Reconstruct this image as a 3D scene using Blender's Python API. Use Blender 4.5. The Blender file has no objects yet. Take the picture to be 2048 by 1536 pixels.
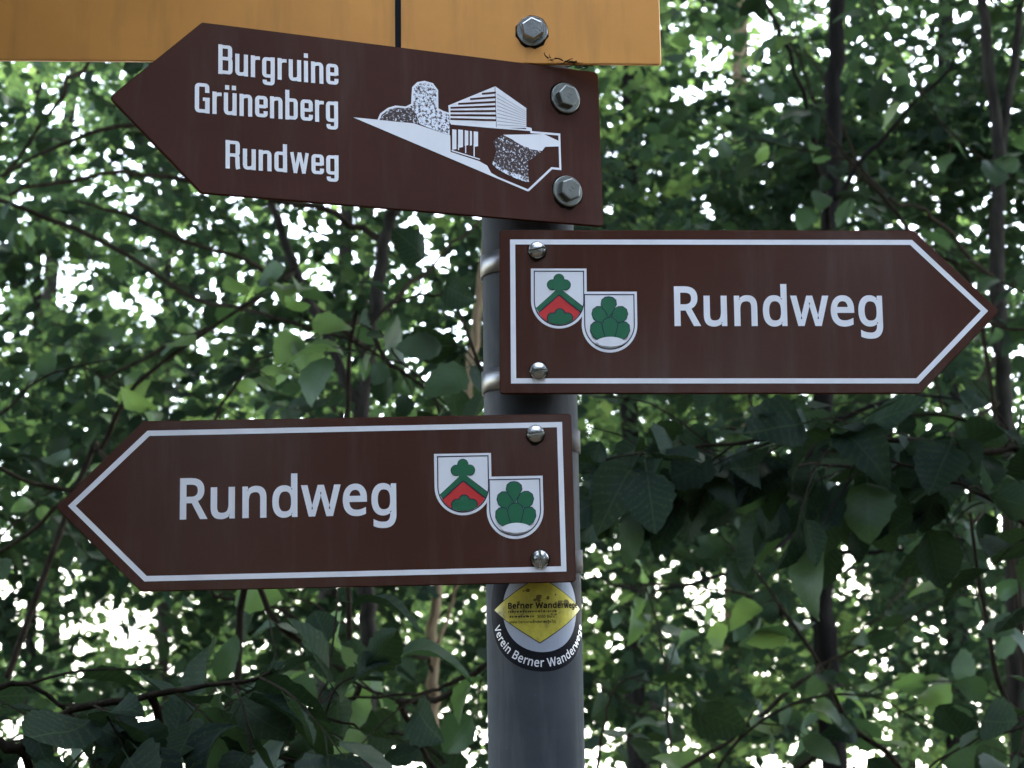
import bpy, bmesh, math, random
import numpy as np
from mathutils import Matrix, Vector
from mathutils.geometry import delaunay_2d_cdt

SC = bpy.context.scene
COL = SC.collection
rad = math.radians

# ---------------------------------------------------------------- camera, sky, sun, exposure
CAM_LOC = Vector((0.0, -0.99, 1.65))
def setup_camera():
    pitch, roll = rad(9.0), rad(-0.845)
    fwd = Vector((0, math.cos(pitch), math.sin(pitch)))
    rt = Vector((1, 0, 0)); up = rt.cross(fwd)
    r = rt * math.cos(roll) + up * math.sin(roll)
    u = up * math.cos(roll) - rt * math.sin(roll)
    cd = bpy.data.cameras.new('camera'); co = bpy.data.objects.new('camera', cd)
    COL.objects.link(co)
    m = Matrix((r, u, -fwd)).transposed().to_4x4(); m.translation = CAM_LOC
    co.matrix_world = m
    cd.sensor_width = 36; cd.lens = 36 * 3100 / 2048
    cd.clip_start = 0.02; cd.clip_end = 3000
    cd.dof.use_dof = True; cd.dof.focus_distance = 0.97
    cd.dof.aperture_fstop = 19
    SC.camera = co
setup_camera()

SUN_EL, SUN_AZ = rad(52), rad(28)        # azimuth from +Y (behind the leaves) towards +X
def setup_light():
    w = bpy.data.worlds.new('World'); SC.world = w; w.use_nodes = True
    nt = w.node_tree; nt.nodes.clear()
    out = nt.nodes.new('ShaderNodeOutputWorld'); bg = nt.nodes.new('ShaderNodeBackground')
    sky = nt.nodes.new('ShaderNodeTexSky'); sky.sky_type = 'NISHITA'; sky.sun_disc = False
    sky.sun_elevation = SUN_EL; sky.sun_rotation = SUN_AZ
    sky.air_density = 1.0; sky.dust_density = 2.0; sky.ozone_density = 1.0; sky.altitude = 600
    # below the horizon the misty valley goes on as bright as the sky at the horizon
    tc = nt.nodes.new('ShaderNodeTexCoord'); sx = nt.nodes.new('ShaderNodeSeparateXYZ')
    mx = nt.nodes.new('ShaderNodeMath'); mx.operation = 'MAXIMUM'; mx.inputs[1].default_value = 0.03
    cx = nt.nodes.new('ShaderNodeCombineXYZ')
    nt.links.new(tc.outputs['Generated'], sx.inputs[0])
    nt.links.new(sx.outputs[0], cx.inputs[0]); nt.links.new(sx.outputs[1], cx.inputs[1])
    nt.links.new(sx.outputs[2], mx.inputs[0]); nt.links.new(mx.outputs[0], cx.inputs[2])
    nt.links.new(cx.outputs[0], sky.inputs[0])
    hs = nt.nodes.new('ShaderNodeHueSaturation'); hs.inputs['Saturation'].default_value = .60     # thin overcast: paler than a clear sky
    nt.links.new(sky.outputs[0], hs.inputs['Color']); nt.links.new(hs.outputs[0], bg.inputs[0]); bg.inputs[1].default_value = 0.15
    nt.links.new(bg.outputs[0], out.inputs[0])
    sd = bpy.data.lights.new('sun', 'SUN'); sd.energy = 0.7; sd.angle = rad(14); sd.color = (1, .96, .88)
    so = bpy.data.objects.new('sun', sd); COL.objects.link(so)
    d = Vector((math.sin(SUN_AZ) * math.cos(SUN_EL), math.cos(SUN_AZ) * math.cos(SUN_EL), math.sin(SUN_EL)))
    so.rotation_euler = d.to_track_quat('Z', 'Y').to_euler()
setup_light()
vs = SC.view_settings
vs.view_transform = 'Standard'; vs.look = 'None'; vs.gamma = 1; vs.use_curve_mapping = False
vs.exposure = 3.95
cy = SC.cycles
cy.max_bounces = 3; cy.diffuse_bounces = 2; cy.glossy_bounces = 2; cy.transmission_bounces = 2
cy.use_light_tree = False; cy.use_denoising = True; cy.use_adaptive_sampling = True; cy.adaptive_threshold = .02

# ---------------------------------------------------------------- measured tables (metres)
POLE_X = 0.0118
SIGN = {"s1":{"o":[0.05992,-0.02126,1.95693],"yaw":0.4058,"tilt":0.01346,"L":0.2593,"H":0.1036,"t":0.0528},"s2":{"o":[-0.00706,-0.05011,1.84463],"yaw":0.01628,"tilt":-0.01188,"L":0.2594,"H":0.1032,"t":0.0516},"s3":{"o":[0.03652,-0.0483,1.72894],"yaw":0.04664,"tilt":0.00893,"L":0.2598,"H":0.1025,"t":0.0514},"y":{"o":[0.0995,-0.03409,2.00869],"yaw":0.05934,"tilt":-0.00012}}
BORDER = {"s2":[[0.0066,0.04552],[0.25808,0.04542],[0.30352,0.00012],[0.25817,-0.04547],[0.00699,-0.04535]],"s3":[[-0.00583,0.0462],[-0.25722,0.04528],[-0.30377,0.0007],[-0.2578,-0.0452],[-0.00571,-0.04479]]}
TEXT = {"s2":[[0.10825,-0.00875],[0.23769,-0.00874],[0.1087,0.01497]],"s3":[[-0.23733,-0.00813],[-0.10761,-0.00776],[-0.23756,0.01534]],"s1":[[[-0.24989,0.02119],[-0.17642,0.02248],[-0.24992,0.03935]],[[-0.26359,-0.00392],[-0.17651,-0.00144],[-0.26366,0.01442]],[[-0.24554,-0.03581],[-0.17654,-0.03418],[-0.24555,-0.01868]]]}
SCREW = {"s2":[[0.0234,0.03849],[0.02393,-0.03758]],"s3":[[-0.02228,0.03909],[-0.02153,-0.03695]],"s1":[[-0.02463,0.03121],[-0.02542,-0.03075]],"y":[[-0.08342,0.02167]]}
CREST = {"s2":[[0.01951,0.02695],[0.08503,0.01213]],"s3":[[-0.08443,0.02795],[-0.0188,0.01235]]}
LINE = [[-0.17141,0.04221],[-0.16756,0.04225],[-0.1715,0.00515],[-0.16736,0.00518]]
LOGO = {"slope":[[-0.16737,0.00332],[-0.15144,0.0035],[-0.13785,0.00351],[-0.12842,0.00366],[-0.11724,0.00102],[-0.10465,-0.00169],[-0.10462,-0.01229],[-0.08602,-0.0163],[-0.0803,-0.01875],[-0.07774,-0.0232],[-0.07289,-0.0255],[-0.05275,-0.03169],[-0.05279,-0.03315]],"outline":[[-0.05277,-0.03255],[-0.03573,-0.01633],[-0.02971,-0.01638],[-0.02966,0.00653],[-0.04928,0.0061],[-0.04967,0.00824],[-0.05287,0.00852]],"tower_line":[[-0.15144,0.00334],[-0.14969,0.00729],[-0.14497,0.01116],[-0.14025,0.0131],[-0.13341,0.01326],[-0.12949,0.01563],[-0.12914,0.02092],[-0.12861,0.0265],[-0.12552,0.02984],[-0.12098,0.03122],[-0.11577,0.03037],[-0.1127,0.02661],[-0.11278,0.01465],[-0.10914,0.01309],[-0.10521,0.01232]],"tower":[[-0.12955,0.01241],[-0.12914,0.02092],[-0.12843,0.02652],[-0.12535,0.0296],[-0.12098,0.03096],[-0.11578,0.03011],[-0.11297,0.02658],[-0.11295,0.01463],[-0.10914,0.01292],[-0.10495,0.01217],[-0.10508,-0.00156],[-0.11723,0.00135],[-0.12497,0.00377],[-0.12701,0.01014]],"hill":[[-0.15127,0.00335],[-0.14953,0.00706],[-0.14472,0.01093],[-0.14026,0.01276],[-0.13341,0.01292],[-0.1295,0.01529],[-0.12955,0.01241],[-0.12701,0.01014],[-0.12497,0.00377],[-0.12842,0.00391],[-0.13785,0.00376]],"facade":[[-0.10553,0.01758],[-0.07378,0.03356],[-0.07353,0.00638],[-0.10473,0.00614]],"stripes":[[[-0.08265,0.0283],[-0.07306,0.03034],[-0.07309,0.02894],[-0.08268,0.02708]],[[-0.0908,0.02393],[-0.07314,0.02729],[-0.07318,0.0259],[-0.09083,0.02272]],[[-0.09887,0.01994],[-0.07323,0.02415],[-0.07326,0.02276],[-0.0989,0.01873]],[[-0.10414,0.01679],[-0.0733,0.02128],[-0.07334,0.01989],[-0.10417,0.01559]],[[-0.1042,0.01447],[-0.07339,0.01815],[-0.07343,0.01677],[-0.10422,0.01328]],[[-0.10425,0.01208],[-0.07347,0.0152],[-0.07351,0.01381],[-0.10428,0.01088]],[[-0.10431,0.00959],[-0.07356,0.01208],[-0.07359,0.01069],[-0.10433,0.0084]]],"gable":[[-0.07341,0.03378],[-0.05228,0.02167],[-0.05268,0.00854],[-0.07317,0.00642]],"gable_lines":[[[-0.07228,0.02888],[-0.05271,0.01945],[-0.05272,0.0191],[-0.0723,0.02836]],[[-0.07235,0.02635],[-0.05275,0.01823],[-0.05276,0.01788],[-0.07237,0.02583]],[[-0.07242,0.02383],[-0.05279,0.017],[-0.0528,0.01665],[-0.07244,0.0233]],[[-0.07249,0.0213],[-0.05283,0.01577],[-0.05284,0.01542],[-0.07251,0.02078]],[[-0.07256,0.01878],[-0.05286,0.01455],[-0.05288,0.0142],[-0.07258,0.01826]],[[-0.07263,0.01626],[-0.0529,0.01333],[-0.05291,0.01298],[-0.07264,0.01574]],[[-0.0727,0.01375],[-0.05294,0.0121],[-0.05295,0.01175],[-0.07271,0.01322]],[[-0.07277,0.01123],[-0.05298,0.01088],[-0.05299,0.01053],[-0.07278,0.01071]],[[-0.07284,0.00872],[-0.05302,0.00965],[-0.05303,0.00931],[-0.07285,0.0082]]],"ledge":[[-0.10403,0.0063],[-0.07334,0.00692],[-0.04904,0.00787],[-0.04907,0.00682],[-0.07336,0.00606],[-0.10405,0.00544]],"panes":[[[-0.10324,0.00246],[-0.10042,0.00241],[-0.10071,-0.01005],[-0.10354,-0.01083]],[[-0.09927,0.0027],[-0.09601,0.00269],[-0.09627,-0.00834],[-0.09955,-0.00917]],[[-0.09486,0.00264],[-0.09247,0.00254],[-0.0927,-0.00671],[-0.0951,-0.00746]],[[-0.09141,0.00265],[-0.08999,0.00245],[-0.09021,-0.00646],[-0.09165,-0.00712]],[[-0.08884,0.00257],[-0.0859,0.00253],[-0.08614,-0.00674],[-0.08909,-0.00755]],[[-0.09958,-0.00654],[-0.09887,-0.00647],[-0.09897,-0.01069],[-0.09967,-0.0104]],[[-0.0948,-0.00606],[-0.0941,-0.00599],[-0.09425,-0.01216],[-0.09494,-0.01187]],[[-0.08913,-0.0055],[-0.08841,-0.00543],[-0.08863,-0.01391],[-0.08933,-0.01362]],[[-0.10398,-0.01088],[-0.0851,-0.01484],[-0.08512,-0.01553],[-0.10399,-0.01173]]],"bush_white":[[-0.06896,0.00236],[-0.04054,0.00569],[-0.02981,0.00213],[-0.02993,-0.00138],[-0.03989,-0.00262],[-0.04182,-0.00516],[-0.04514,-0.00809],[-0.04794,-0.00966],[-0.0502,-0.00858],[-0.05144,-0.00437],[-0.0578,-0.00343],[-0.06224,-0.00024]],"bush":[[-0.07584,-0.00246],[-0.06987,0.00201],[-0.06136,-0.00102],[-0.05146,-0.00524],[-0.0423,-0.00565],[-0.04797,-0.01053],[-0.05217,-0.0131],[-0.05214,-0.0269],[-0.05756,-0.02566],[-0.06738,-0.0214],[-0.07622,-0.01622],[-0.07378,-0.00913]],"bush_low":[[-0.07619,-0.01537],[-0.0727,-0.01889],[-0.06468,-0.02158],[-0.05567,-0.02334],[-0.05168,-0.02686],[-0.05487,-0.02697],[-0.06117,-0.0253],[-0.06832,-0.02277],[-0.07364,-0.02026],[-0.0767,-0.01755]]}
OPEN = [[[-0.998,2.4,2.438],[-7.354,24.0,7.456],0.085,0.628],[[-0.817,2.4,2.366],[-6.021,24.0,6.931],0.063,0.463],[[-0.693,2.4,2.285],[-5.106,24.0,6.332],0.025,0.181],[[-0.834,2.4,1.682],[-6.147,24.0,1.889],0.094,0.694],[[-1.052,2.4,1.728],[-7.754,24.0,2.228],0.033,0.242],[[-0.978,2.4,1.431],[-7.206,24.0,0.034],0.03,0.222],[[-0.647,2.4,1.52],[-4.773,24.0,0.695],0.022,0.161],[[-0.996,2.4,2.751],[-7.341,24.0,9.77],0.022,0.161],[[0.581,2.4,3.001],[4.286,24.0,11.612],0.081,0.595],[[0.476,2.4,2.931],[3.506,24.0,11.093],0.054,0.397],[[0.894,2.4,2.841],[6.593,24.0,10.429],0.067,0.496],[[0.891,2.4,2.997],[6.57,24.0,11.577],0.019,0.141],[[0.793,2.4,2.63],[5.844,24.0,8.876],0.022,0.161],[[0.591,2.4,2.68],[4.36,24.0,9.244],0.03,0.222],[[0.728,2.4,1.756],[5.363,24.0,2.433],0.067,0.496],[[0.433,2.4,1.707],[3.19,24.0,2.068],0.076,0.562],[[0.928,2.4,1.477],[6.843,24.0,0.372],0.036,0.262],[[0.327,2.4,1.443],[2.412,24.0,0.127],0.041,0.302],[[0.502,2.4,2.121],[3.704,24.0,5.124],0.019,0.141],[[0.297,2.4,2.673],[2.188,24.0,9.191],0.019,0.141],[[0.716,2.4,2.927],[5.277,24.0,11.065],0.025,0.181],[[0.976,2.4,2.674],[7.195,24.0,9.201],0.027,0.202],[[1.065,2.4,2.826],[7.848,24.0,10.322],0.022,0.161],[[0.452,2.4,2.577],[3.332,24.0,8.485],0.025,0.181],[[0.62,2.4,2.833],[4.573,24.0,10.372],0.027,0.202],[[0.96,2.4,2.996],[7.078,24.0,11.569],0.025,0.181],[[0.382,2.4,2.861],[2.815,24.0,10.575],0.025,0.181],[[-0.91,2.4,2.528],[-6.711,24.0,8.125],0.027,0.202],[[-1.073,2.4,2.347],[-7.909,24.0,6.792],0.03,0.222],[[-0.774,2.4,2.434],[-5.702,24.0,7.432],0.022,0.161],[[-0.606,2.4,2.455],[-4.466,24.0,7.582],0.016,0.121],[[0.214,2.4,1.603],[1.574,24.0,1.305],0.025,0.181],[[0.582,2.4,1.91],[4.29,24.0,3.569],0.019,0.141],[[0.806,2.4,1.605],[5.945,24.0,1.32],0.025,0.181],[[0.998,2.4,1.56],[7.355,24.0,0.986],0.019,0.141],[[-0.756,2.4,1.585],[-5.574,24.0,1.174],0.022,0.161],[[-0.18,2.4,2.471],[-1.325,24.0,7.704],0.025,0.181],[[-0.509,2.4,1.678],[-3.754,24.0,1.854],0.016,0.121]]
OPEN_BACK = [[[0.1,-1.5,1.9],[1.2000000000000002,-10.899999999999999,3.6],0.05,0.44],[[0.21,-1.5,1.95],[2.41,-10.899999999999999,3.9000000000000004],0.05,0.42]]
TRUNK = {"t1":[[-0.324,2.6,1.167],[-0.331,2.6,1.346],[-0.338,2.6,1.609],[-0.339,2.6,1.744],[-0.349,2.6,1.952],[-0.351,2.6,2.15],[-0.339,2.6,2.305],[-0.319,2.6,2.425],[-0.3,2.6,2.546],[-0.278,2.6,2.65],[-0.254,2.6,2.792],[-0.242,2.6,3.043],[-0.234,2.6,3.431],[-0.213,2.6,3.968]],"t1_fork":[[-0.351,2.6,2.092],[-0.362,2.6,2.174],[-0.392,2.6,2.234],[-0.451,2.6,2.366],[-0.511,2.6,2.5],[-0.557,2.6,2.635],[-0.572,2.6,2.685],[-0.598,2.6,2.859],[-0.661,2.6,3.05],[-0.714,2.6,3.373],[-0.757,2.6,3.705]],"t3":[[-0.254,3.6,1.03],[-0.241,3.6,1.259],[-0.243,3.6,1.451],[-0.239,3.6,1.551],[-0.231,3.6,1.768],[-0.188,3.6,2.106],[-0.138,3.6,2.346],[-0.113,3.6,2.498],[-0.089,3.6,2.697],[-0.049,3.6,3.106],[-0.02,3.6,3.591],[0.008,3.6,4.435]],"t3_twig":[[-0.24,3.5,1.553],[-0.209,3.5,1.637],[-0.18,3.5,1.736],[-0.15,3.5,1.85],[-0.141,3.5,2.023]],"t4":[[0.963,3.9,0.899],[0.966,3.9,1.216],[0.964,3.9,1.573],[0.954,3.9,1.774],[0.955,3.9,2.04],[0.974,3.9,2.278],[0.991,3.9,2.374],[1.02,3.9,2.683],[1.045,3.9,3.015],[1.072,3.9,3.354],[1.096,3.9,3.613],[1.13,3.9,3.964],[1.204,3.9,4.972]],"t5":[[1.698,4.4,0.813],[1.704,4.4,1.162],[1.713,4.4,1.556],[1.731,4.4,1.896],[1.717,4.4,2.157],[1.724,4.4,2.421],[1.731,4.4,2.707],[1.737,4.4,2.998],[1.754,4.4,3.183],[1.771,4.4,3.331],[1.758,4.4,3.557],[1.745,4.4,3.786],[1.741,4.4,4.018],[1.739,4.4,4.893]],"t5_fork":[[1.764,4.4,3.275],[1.801,4.4,3.462],[1.847,4.4,3.67],[1.878,4.4,3.861],[1.953,4.4,4.288],[2.059,4.4,4.888]],"f1":[[-1.3,9.5,0.086],[-1.274,9.5,1.533],[-1.244,9.5,2.534],[-1.206,9.5,3.219],[-1.18,9.5,3.741],[-1.147,9.5,4.271],[-1.114,9.5,5.358],[-1.117,9.5,7.248]],"f2":[[-2.68,11.0,-0.121],[-2.704,11.0,1.913],[-2.716,11.0,3.463],[-2.717,11.0,4.262],[-2.726,11.0,5.492],[-2.769,11.0,8.072]],"f3":[[1.474,10.0,-0.029],[1.534,10.0,1.486],[1.592,10.0,3.142],[1.651,10.0,4.353],[1.73,10.0,5.878],[1.79,10.0,7.468]],"f4":[[2.623,8.5,0.324],[2.663,8.5,1.489],[2.713,8.5,2.856],[2.757,8.5,3.964],[2.815,8.5,5.28],[2.888,8.5,6.653]],"f5":[[-3.955,12.0,-0.253],[-4.008,12.0,1.541],[-4.031,12.0,3.204],[-4.072,12.0,4.936],[-4.168,12.0,8.626]],"f6":[[0.661,8.0,0.284],[0.673,8.0,1.244],[0.673,8.0,2.093],[0.684,8.0,2.969],[0.73,8.0,4.488],[0.766,8.0,6.42]]}
LIMB = {"t1":[[[-0.297,2.6,2.558],[-0.381,2.6,2.62],[-0.533,2.5,2.644],[-0.722,2.4,2.665],[-0.953,2.5,2.722],[-1.15,2.4,2.623],[-1.317,2.4,2.558]],[[-0.511,2.6,2.494],[-0.622,2.5,2.384],[-0.782,2.45,2.284],[-0.951,2.5,2.226]],[[-0.451,2.6,2.36],[-0.327,2.8,2.442],[-0.18,2.9,2.605],[-0.078,3.0,2.723]]],"t1b":[[[-0.665,3.2,2.851],[-0.751,2.9,2.854],[-0.962,2.7,2.905],[-1.221,2.6,2.751],[-1.455,2.6,2.637]],[[-0.727,3.2,3.15],[-0.896,3.0,3.166],[-1.084,2.9,3.142],[-1.154,2.8,2.968],[-1.288,2.8,2.803],[-1.395,2.7,2.612]],[[-0.396,3.2,2.414],[-0.528,3.0,2.514],[-0.708,2.9,2.6],[-0.969,2.8,2.696],[-1.096,2.8,2.737]]],"t4":[[[1.038,3.9,2.898],[0.954,3.6,3.043],[0.832,3.3,3.237],[0.743,3.2,3.395],[0.686,3.1,3.59]],[[1.045,3.9,2.982],[1.123,3.8,3.101],[1.233,3.7,3.216],[1.333,3.5,3.312],[1.407,3.4,3.39]],[[0.949,3.9,1.867],[1.04,3.7,1.864],[1.225,3.6,1.878],[1.472,3.5,1.912]],[[0.976,3.9,2.262],[1.039,3.6,2.283],[1.209,3.5,2.31],[1.38,3.4,2.264]],[[0.955,3.9,2.024],[0.8,3.7,1.89],[0.604,3.5,1.796],[0.379,3.4,1.754],[0.206,3.3,1.788]]],"t5":[[[1.724,4.4,2.421],[1.474,4.2,2.276],[1.256,4.1,2.118],[1.076,4.0,1.918]],[[1.717,4.4,2.157],[1.558,4.2,2.005],[1.322,4.1,1.839],[1.195,4.0,1.725],[1.044,4.0,1.57]],[[1.73,4.4,2.852],[1.514,4.2,2.968],[1.406,4.1,3.031],[1.201,4.0,3.11],[1.03,3.9,3.441],[0.908,3.9,3.668]],[[1.724,4.4,2.599],[1.476,4.2,2.31],[1.421,4.1,2.415],[1.374,4.0,2.632]],[[1.731,4.4,1.896],[1.704,4.2,1.986],[1.765,4.1,2.11]]],"t3":[[[-0.125,3.6,2.421],[-0.02,3.8,2.517],[0.375,4.0,2.714],[0.649,4.2,2.823]],[[-0.24,3.6,1.523],[-0.302,3.5,1.596],[-0.463,3.4,1.669],[-0.645,3.3,1.766]]]}
SHRUB = {"right_dark":{"base":[1.35,0.55],"br":[[[[0.738,1.05,1.801],[0.602,1.0,1.867],[0.5,1.0,1.884],[0.393,0.95,1.886],[0.279,0.9,1.873],[0.187,0.85,1.859],[0.107,0.8,1.843]],0.085,0.015,1.0,3],[[[0.772,1.15,1.774],[0.623,1.1,1.827],[0.523,1.1,1.849],[0.429,1.1,1.864],[0.331,1.0,1.855],[0.234,0.95,1.844],[0.143,0.9,1.841]],0.08,0.016,1.0,3],[[[0.831,1.3,1.856],[0.71,1.3,1.933],[0.622,1.3,1.957],[0.502,1.3,1.943],[0.368,1.3,1.938],[0.264,1.3,1.947]],0.075,0.017,0.9,3],[[[0.714,1.0,1.721],[0.592,0.9,1.791],[0.533,0.9,1.823],[0.461,0.9,1.848],[0.376,0.9,1.862]],0.08,0.02,1.0,3]]},"right_bright":{"base":[1.15,0.9],"br":[[[[0.755,1.3,1.397],[0.707,1.3,1.539],[0.688,1.3,1.646],[0.677,1.3,1.756],[0.673,1.3,1.866],[0.668,1.3,1.918]],0.08,0.034,0.7,1],[[[0.847,1.5,1.405],[0.809,1.5,1.544],[0.803,1.5,1.685],[0.806,1.5,1.804],[0.82,1.5,1.884]],0.08,0.04,0.8,2],[[[0.765,1.2,1.529],[0.708,1.2,1.509],[0.638,1.2,1.49],[0.582,1.2,1.464],[0.524,1.2,1.425]],0.075,0.03,0.8,2]]},"left_dark":{"base":[-1.0,0.25],"br":[[[[-0.485,0.35,1.499],[-0.42,0.35,1.556],[-0.374,0.35,1.588],[-0.311,0.35,1.6],[-0.248,0.35,1.607],[-0.201,0.35,1.619]],0.078,0.017,0.9,3],[[[-0.52,0.4,1.588],[-0.464,0.4,1.604],[-0.429,0.4,1.608],[-0.397,0.4,1.586],[-0.365,0.4,1.551],[-0.338,0.4,1.508]],0.082,0.02,0.8,3],[[[-0.39,0.5,1.48],[-0.331,0.5,1.534],[-0.284,0.5,1.57],[-0.233,0.5,1.578],[-0.185,0.5,1.573],[-0.148,0.5,1.559]],0.078,0.016,0.8,3],[[[-0.307,0.6,1.462],[-0.258,0.6,1.525],[-0.218,0.6,1.558],[-0.198,0.6,1.583],[-0.188,0.6,1.612]],0.075,0.017,0.8,3],[[[-0.529,0.55,1.486],[-0.428,0.55,1.512],[-0.342,0.55,1.539],[-0.269,0.55,1.538],[-0.201,0.55,1.523],[-0.133,0.55,1.508]],0.08,0.017,0.8,3]]},"left_bright":{"base":[-1.15,1.2],"br":[[[[-0.706,1.5,1.882],[-0.668,1.5,1.946],[-0.625,1.5,2.036],[-0.565,1.5,2.092],[-0.468,1.5,2.158],[-0.379,1.5,2.227],[-0.313,1.5,2.273]],0.06,0.046,0.8,1],[[[-0.516,1.3,1.861],[-0.454,1.3,1.943],[-0.425,1.3,2.002],[-0.377,1.3,2.055],[-0.325,1.3,2.077],[-0.25,1.3,2.114]],0.06,0.038,0.8,1],[[[-0.891,1.4,1.969],[-0.798,1.4,1.992],[-0.753,1.4,2.038],[-0.699,1.4,2.061],[-0.621,1.4,2.076]],0.065,0.046,0.8,1],[[[-0.974,1.7,1.757],[-0.865,1.7,1.841],[-0.789,1.7,1.919],[-0.756,1.7,1.971]],0.065,0.04,0.8,2],[[[-1.177,2.0,2.585],[-0.98,1.9,2.481],[-0.759,1.8,2.373],[-0.569,1.7,2.244],[-0.471,1.6,2.199],[-0.346,1.5,2.147],[-0.247,1.5,2.113],[-0.158,1.5,2.053],[-0.089,1.5,1.995],[-0.053,1.5,1.937]],0.06,0.062,0.8,2]]},"beside_post":{"base":[-0.25,1.5],"br":[[[[-0.264,1.5,2.113],[-0.198,1.5,2.079],[-0.15,1.5,2.045],[-0.101,1.5,1.995]],0.06,0.05,0.8,2],[[[-0.018,1.1,1.891],[-0.037,1.1,1.987],[-0.063,1.1,2.064],[-0.084,1.1,2.099],[-0.118,1.1,2.107],[-0.166,1.1,2.094],[-0.194,1.1,2.066]],0.085,0.035,1.0,3],[[[-0.026,1.2,1.867],[-0.089,1.2,1.918],[-0.117,1.2,1.99],[-0.16,1.2,2.034],[-0.189,1.2,2.078]],0.075,0.045,0.9,2],[[[-0.408,1.1,1.708],[-0.328,1.1,1.687],[-0.274,1.1,1.653],[-0.247,1.1,1.633],[-0.221,1.1,1.607]],0.075,0.03,0.8,1]]},"bottom_middle":{"base":[-0.35,1.0],"br":[[[[-0.35,1.0,1.68],[-0.299,1.0,1.654],[-0.248,1.0,1.622],[-0.197,1.0,1.584],[-0.147,1.0,1.564]],0.07,0.032,0.8,2],[[[-0.013,0.9,1.626],[-0.043,0.9,1.606],[-0.08,0.9,1.588],[-0.11,0.9,1.577],[-0.163,0.9,1.572],[-0.223,0.9,1.564],[-0.283,0.9,1.512]],0.075,0.034,0.8,2],[[[-0.327,1.2,1.397],[-0.3,1.2,1.49],[-0.286,1.2,1.558],[-0.301,1.2,1.626],[-0.322,1.2,1.682]],0.07,0.034,0.8,2],[[[-0.05,1.1,1.405],[-0.089,1.1,1.469],[-0.128,1.1,1.508],[-0.194,1.1,1.515],[-0.26,1.1,1.497]],0.078,0.017,0.9,3]]},"right_mid":{"base":[0.45,1.8],"br":[[[[0.635,1.6,1.352],[0.544,1.6,1.488],[0.499,1.6,1.585],[0.438,1.6,1.684],[0.391,1.6,1.75],[0.343,1.6,1.8]],0.065,0.036,0.8,2],[[[0.289,1.7,1.329],[0.259,1.7,1.461],[0.254,1.7,1.586],[0.232,1.7,1.697],[0.208,1.7,1.774]],0.065,0.036,0.8,2],[[[0.299,1.5,1.368],[0.333,1.5,1.459],[0.414,1.5,1.519],[0.494,1.5,1.541],[0.572,1.5,1.532],[0.648,1.5,1.485]],0.07,0.034,0.8,1],[[[0.107,1.4,1.367],[0.124,1.4,1.469],[0.137,1.4,1.528],[0.157,1.4,1.565],[0.203,1.4,1.586]],0.075,0.035,0.8,3],[[[0.538,1.8,1.58],[0.646,1.8,1.622],[0.739,1.8,1.682],[0.812,1.8,1.717]],0.06,0.036,0.8,2],[[[0.472,1.8,1.686],[0.375,1.8,1.714],[0.268,1.8,1.725],[0.17,1.8,1.726]],0.06,0.04,0.8,1]]},"right_top":{"base":[1.1,2.2],"br":[[[[1.014,2.3,2.296],[0.904,2.3,2.453],[0.822,2.3,2.567],[0.75,2.3,2.658],[0.689,2.3,2.762],[0.65,2.3,2.89],[0.589,2.3,3.008],[0.547,2.3,3.103]],0.08,0.05,0.9,2],[[[1.277,2.5,2.592],[1.121,2.5,2.703],[1.011,2.5,2.814],[0.948,2.5,2.937],[0.884,2.5,3.074],[0.844,2.5,3.213]],0.08,0.05,0.9,2],[[[0.773,2.4,2.689],[0.661,2.4,2.714],[0.548,2.4,2.74],[0.457,2.4,2.717]],0.075,0.045,0.9,2],[[[1.171,2.2,2.274],[1.03,2.2,2.361],[0.928,2.2,2.406],[0.823,2.2,2.429],[0.717,2.2,2.409]],0.075,0.045,0.9,3]]}}
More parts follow.
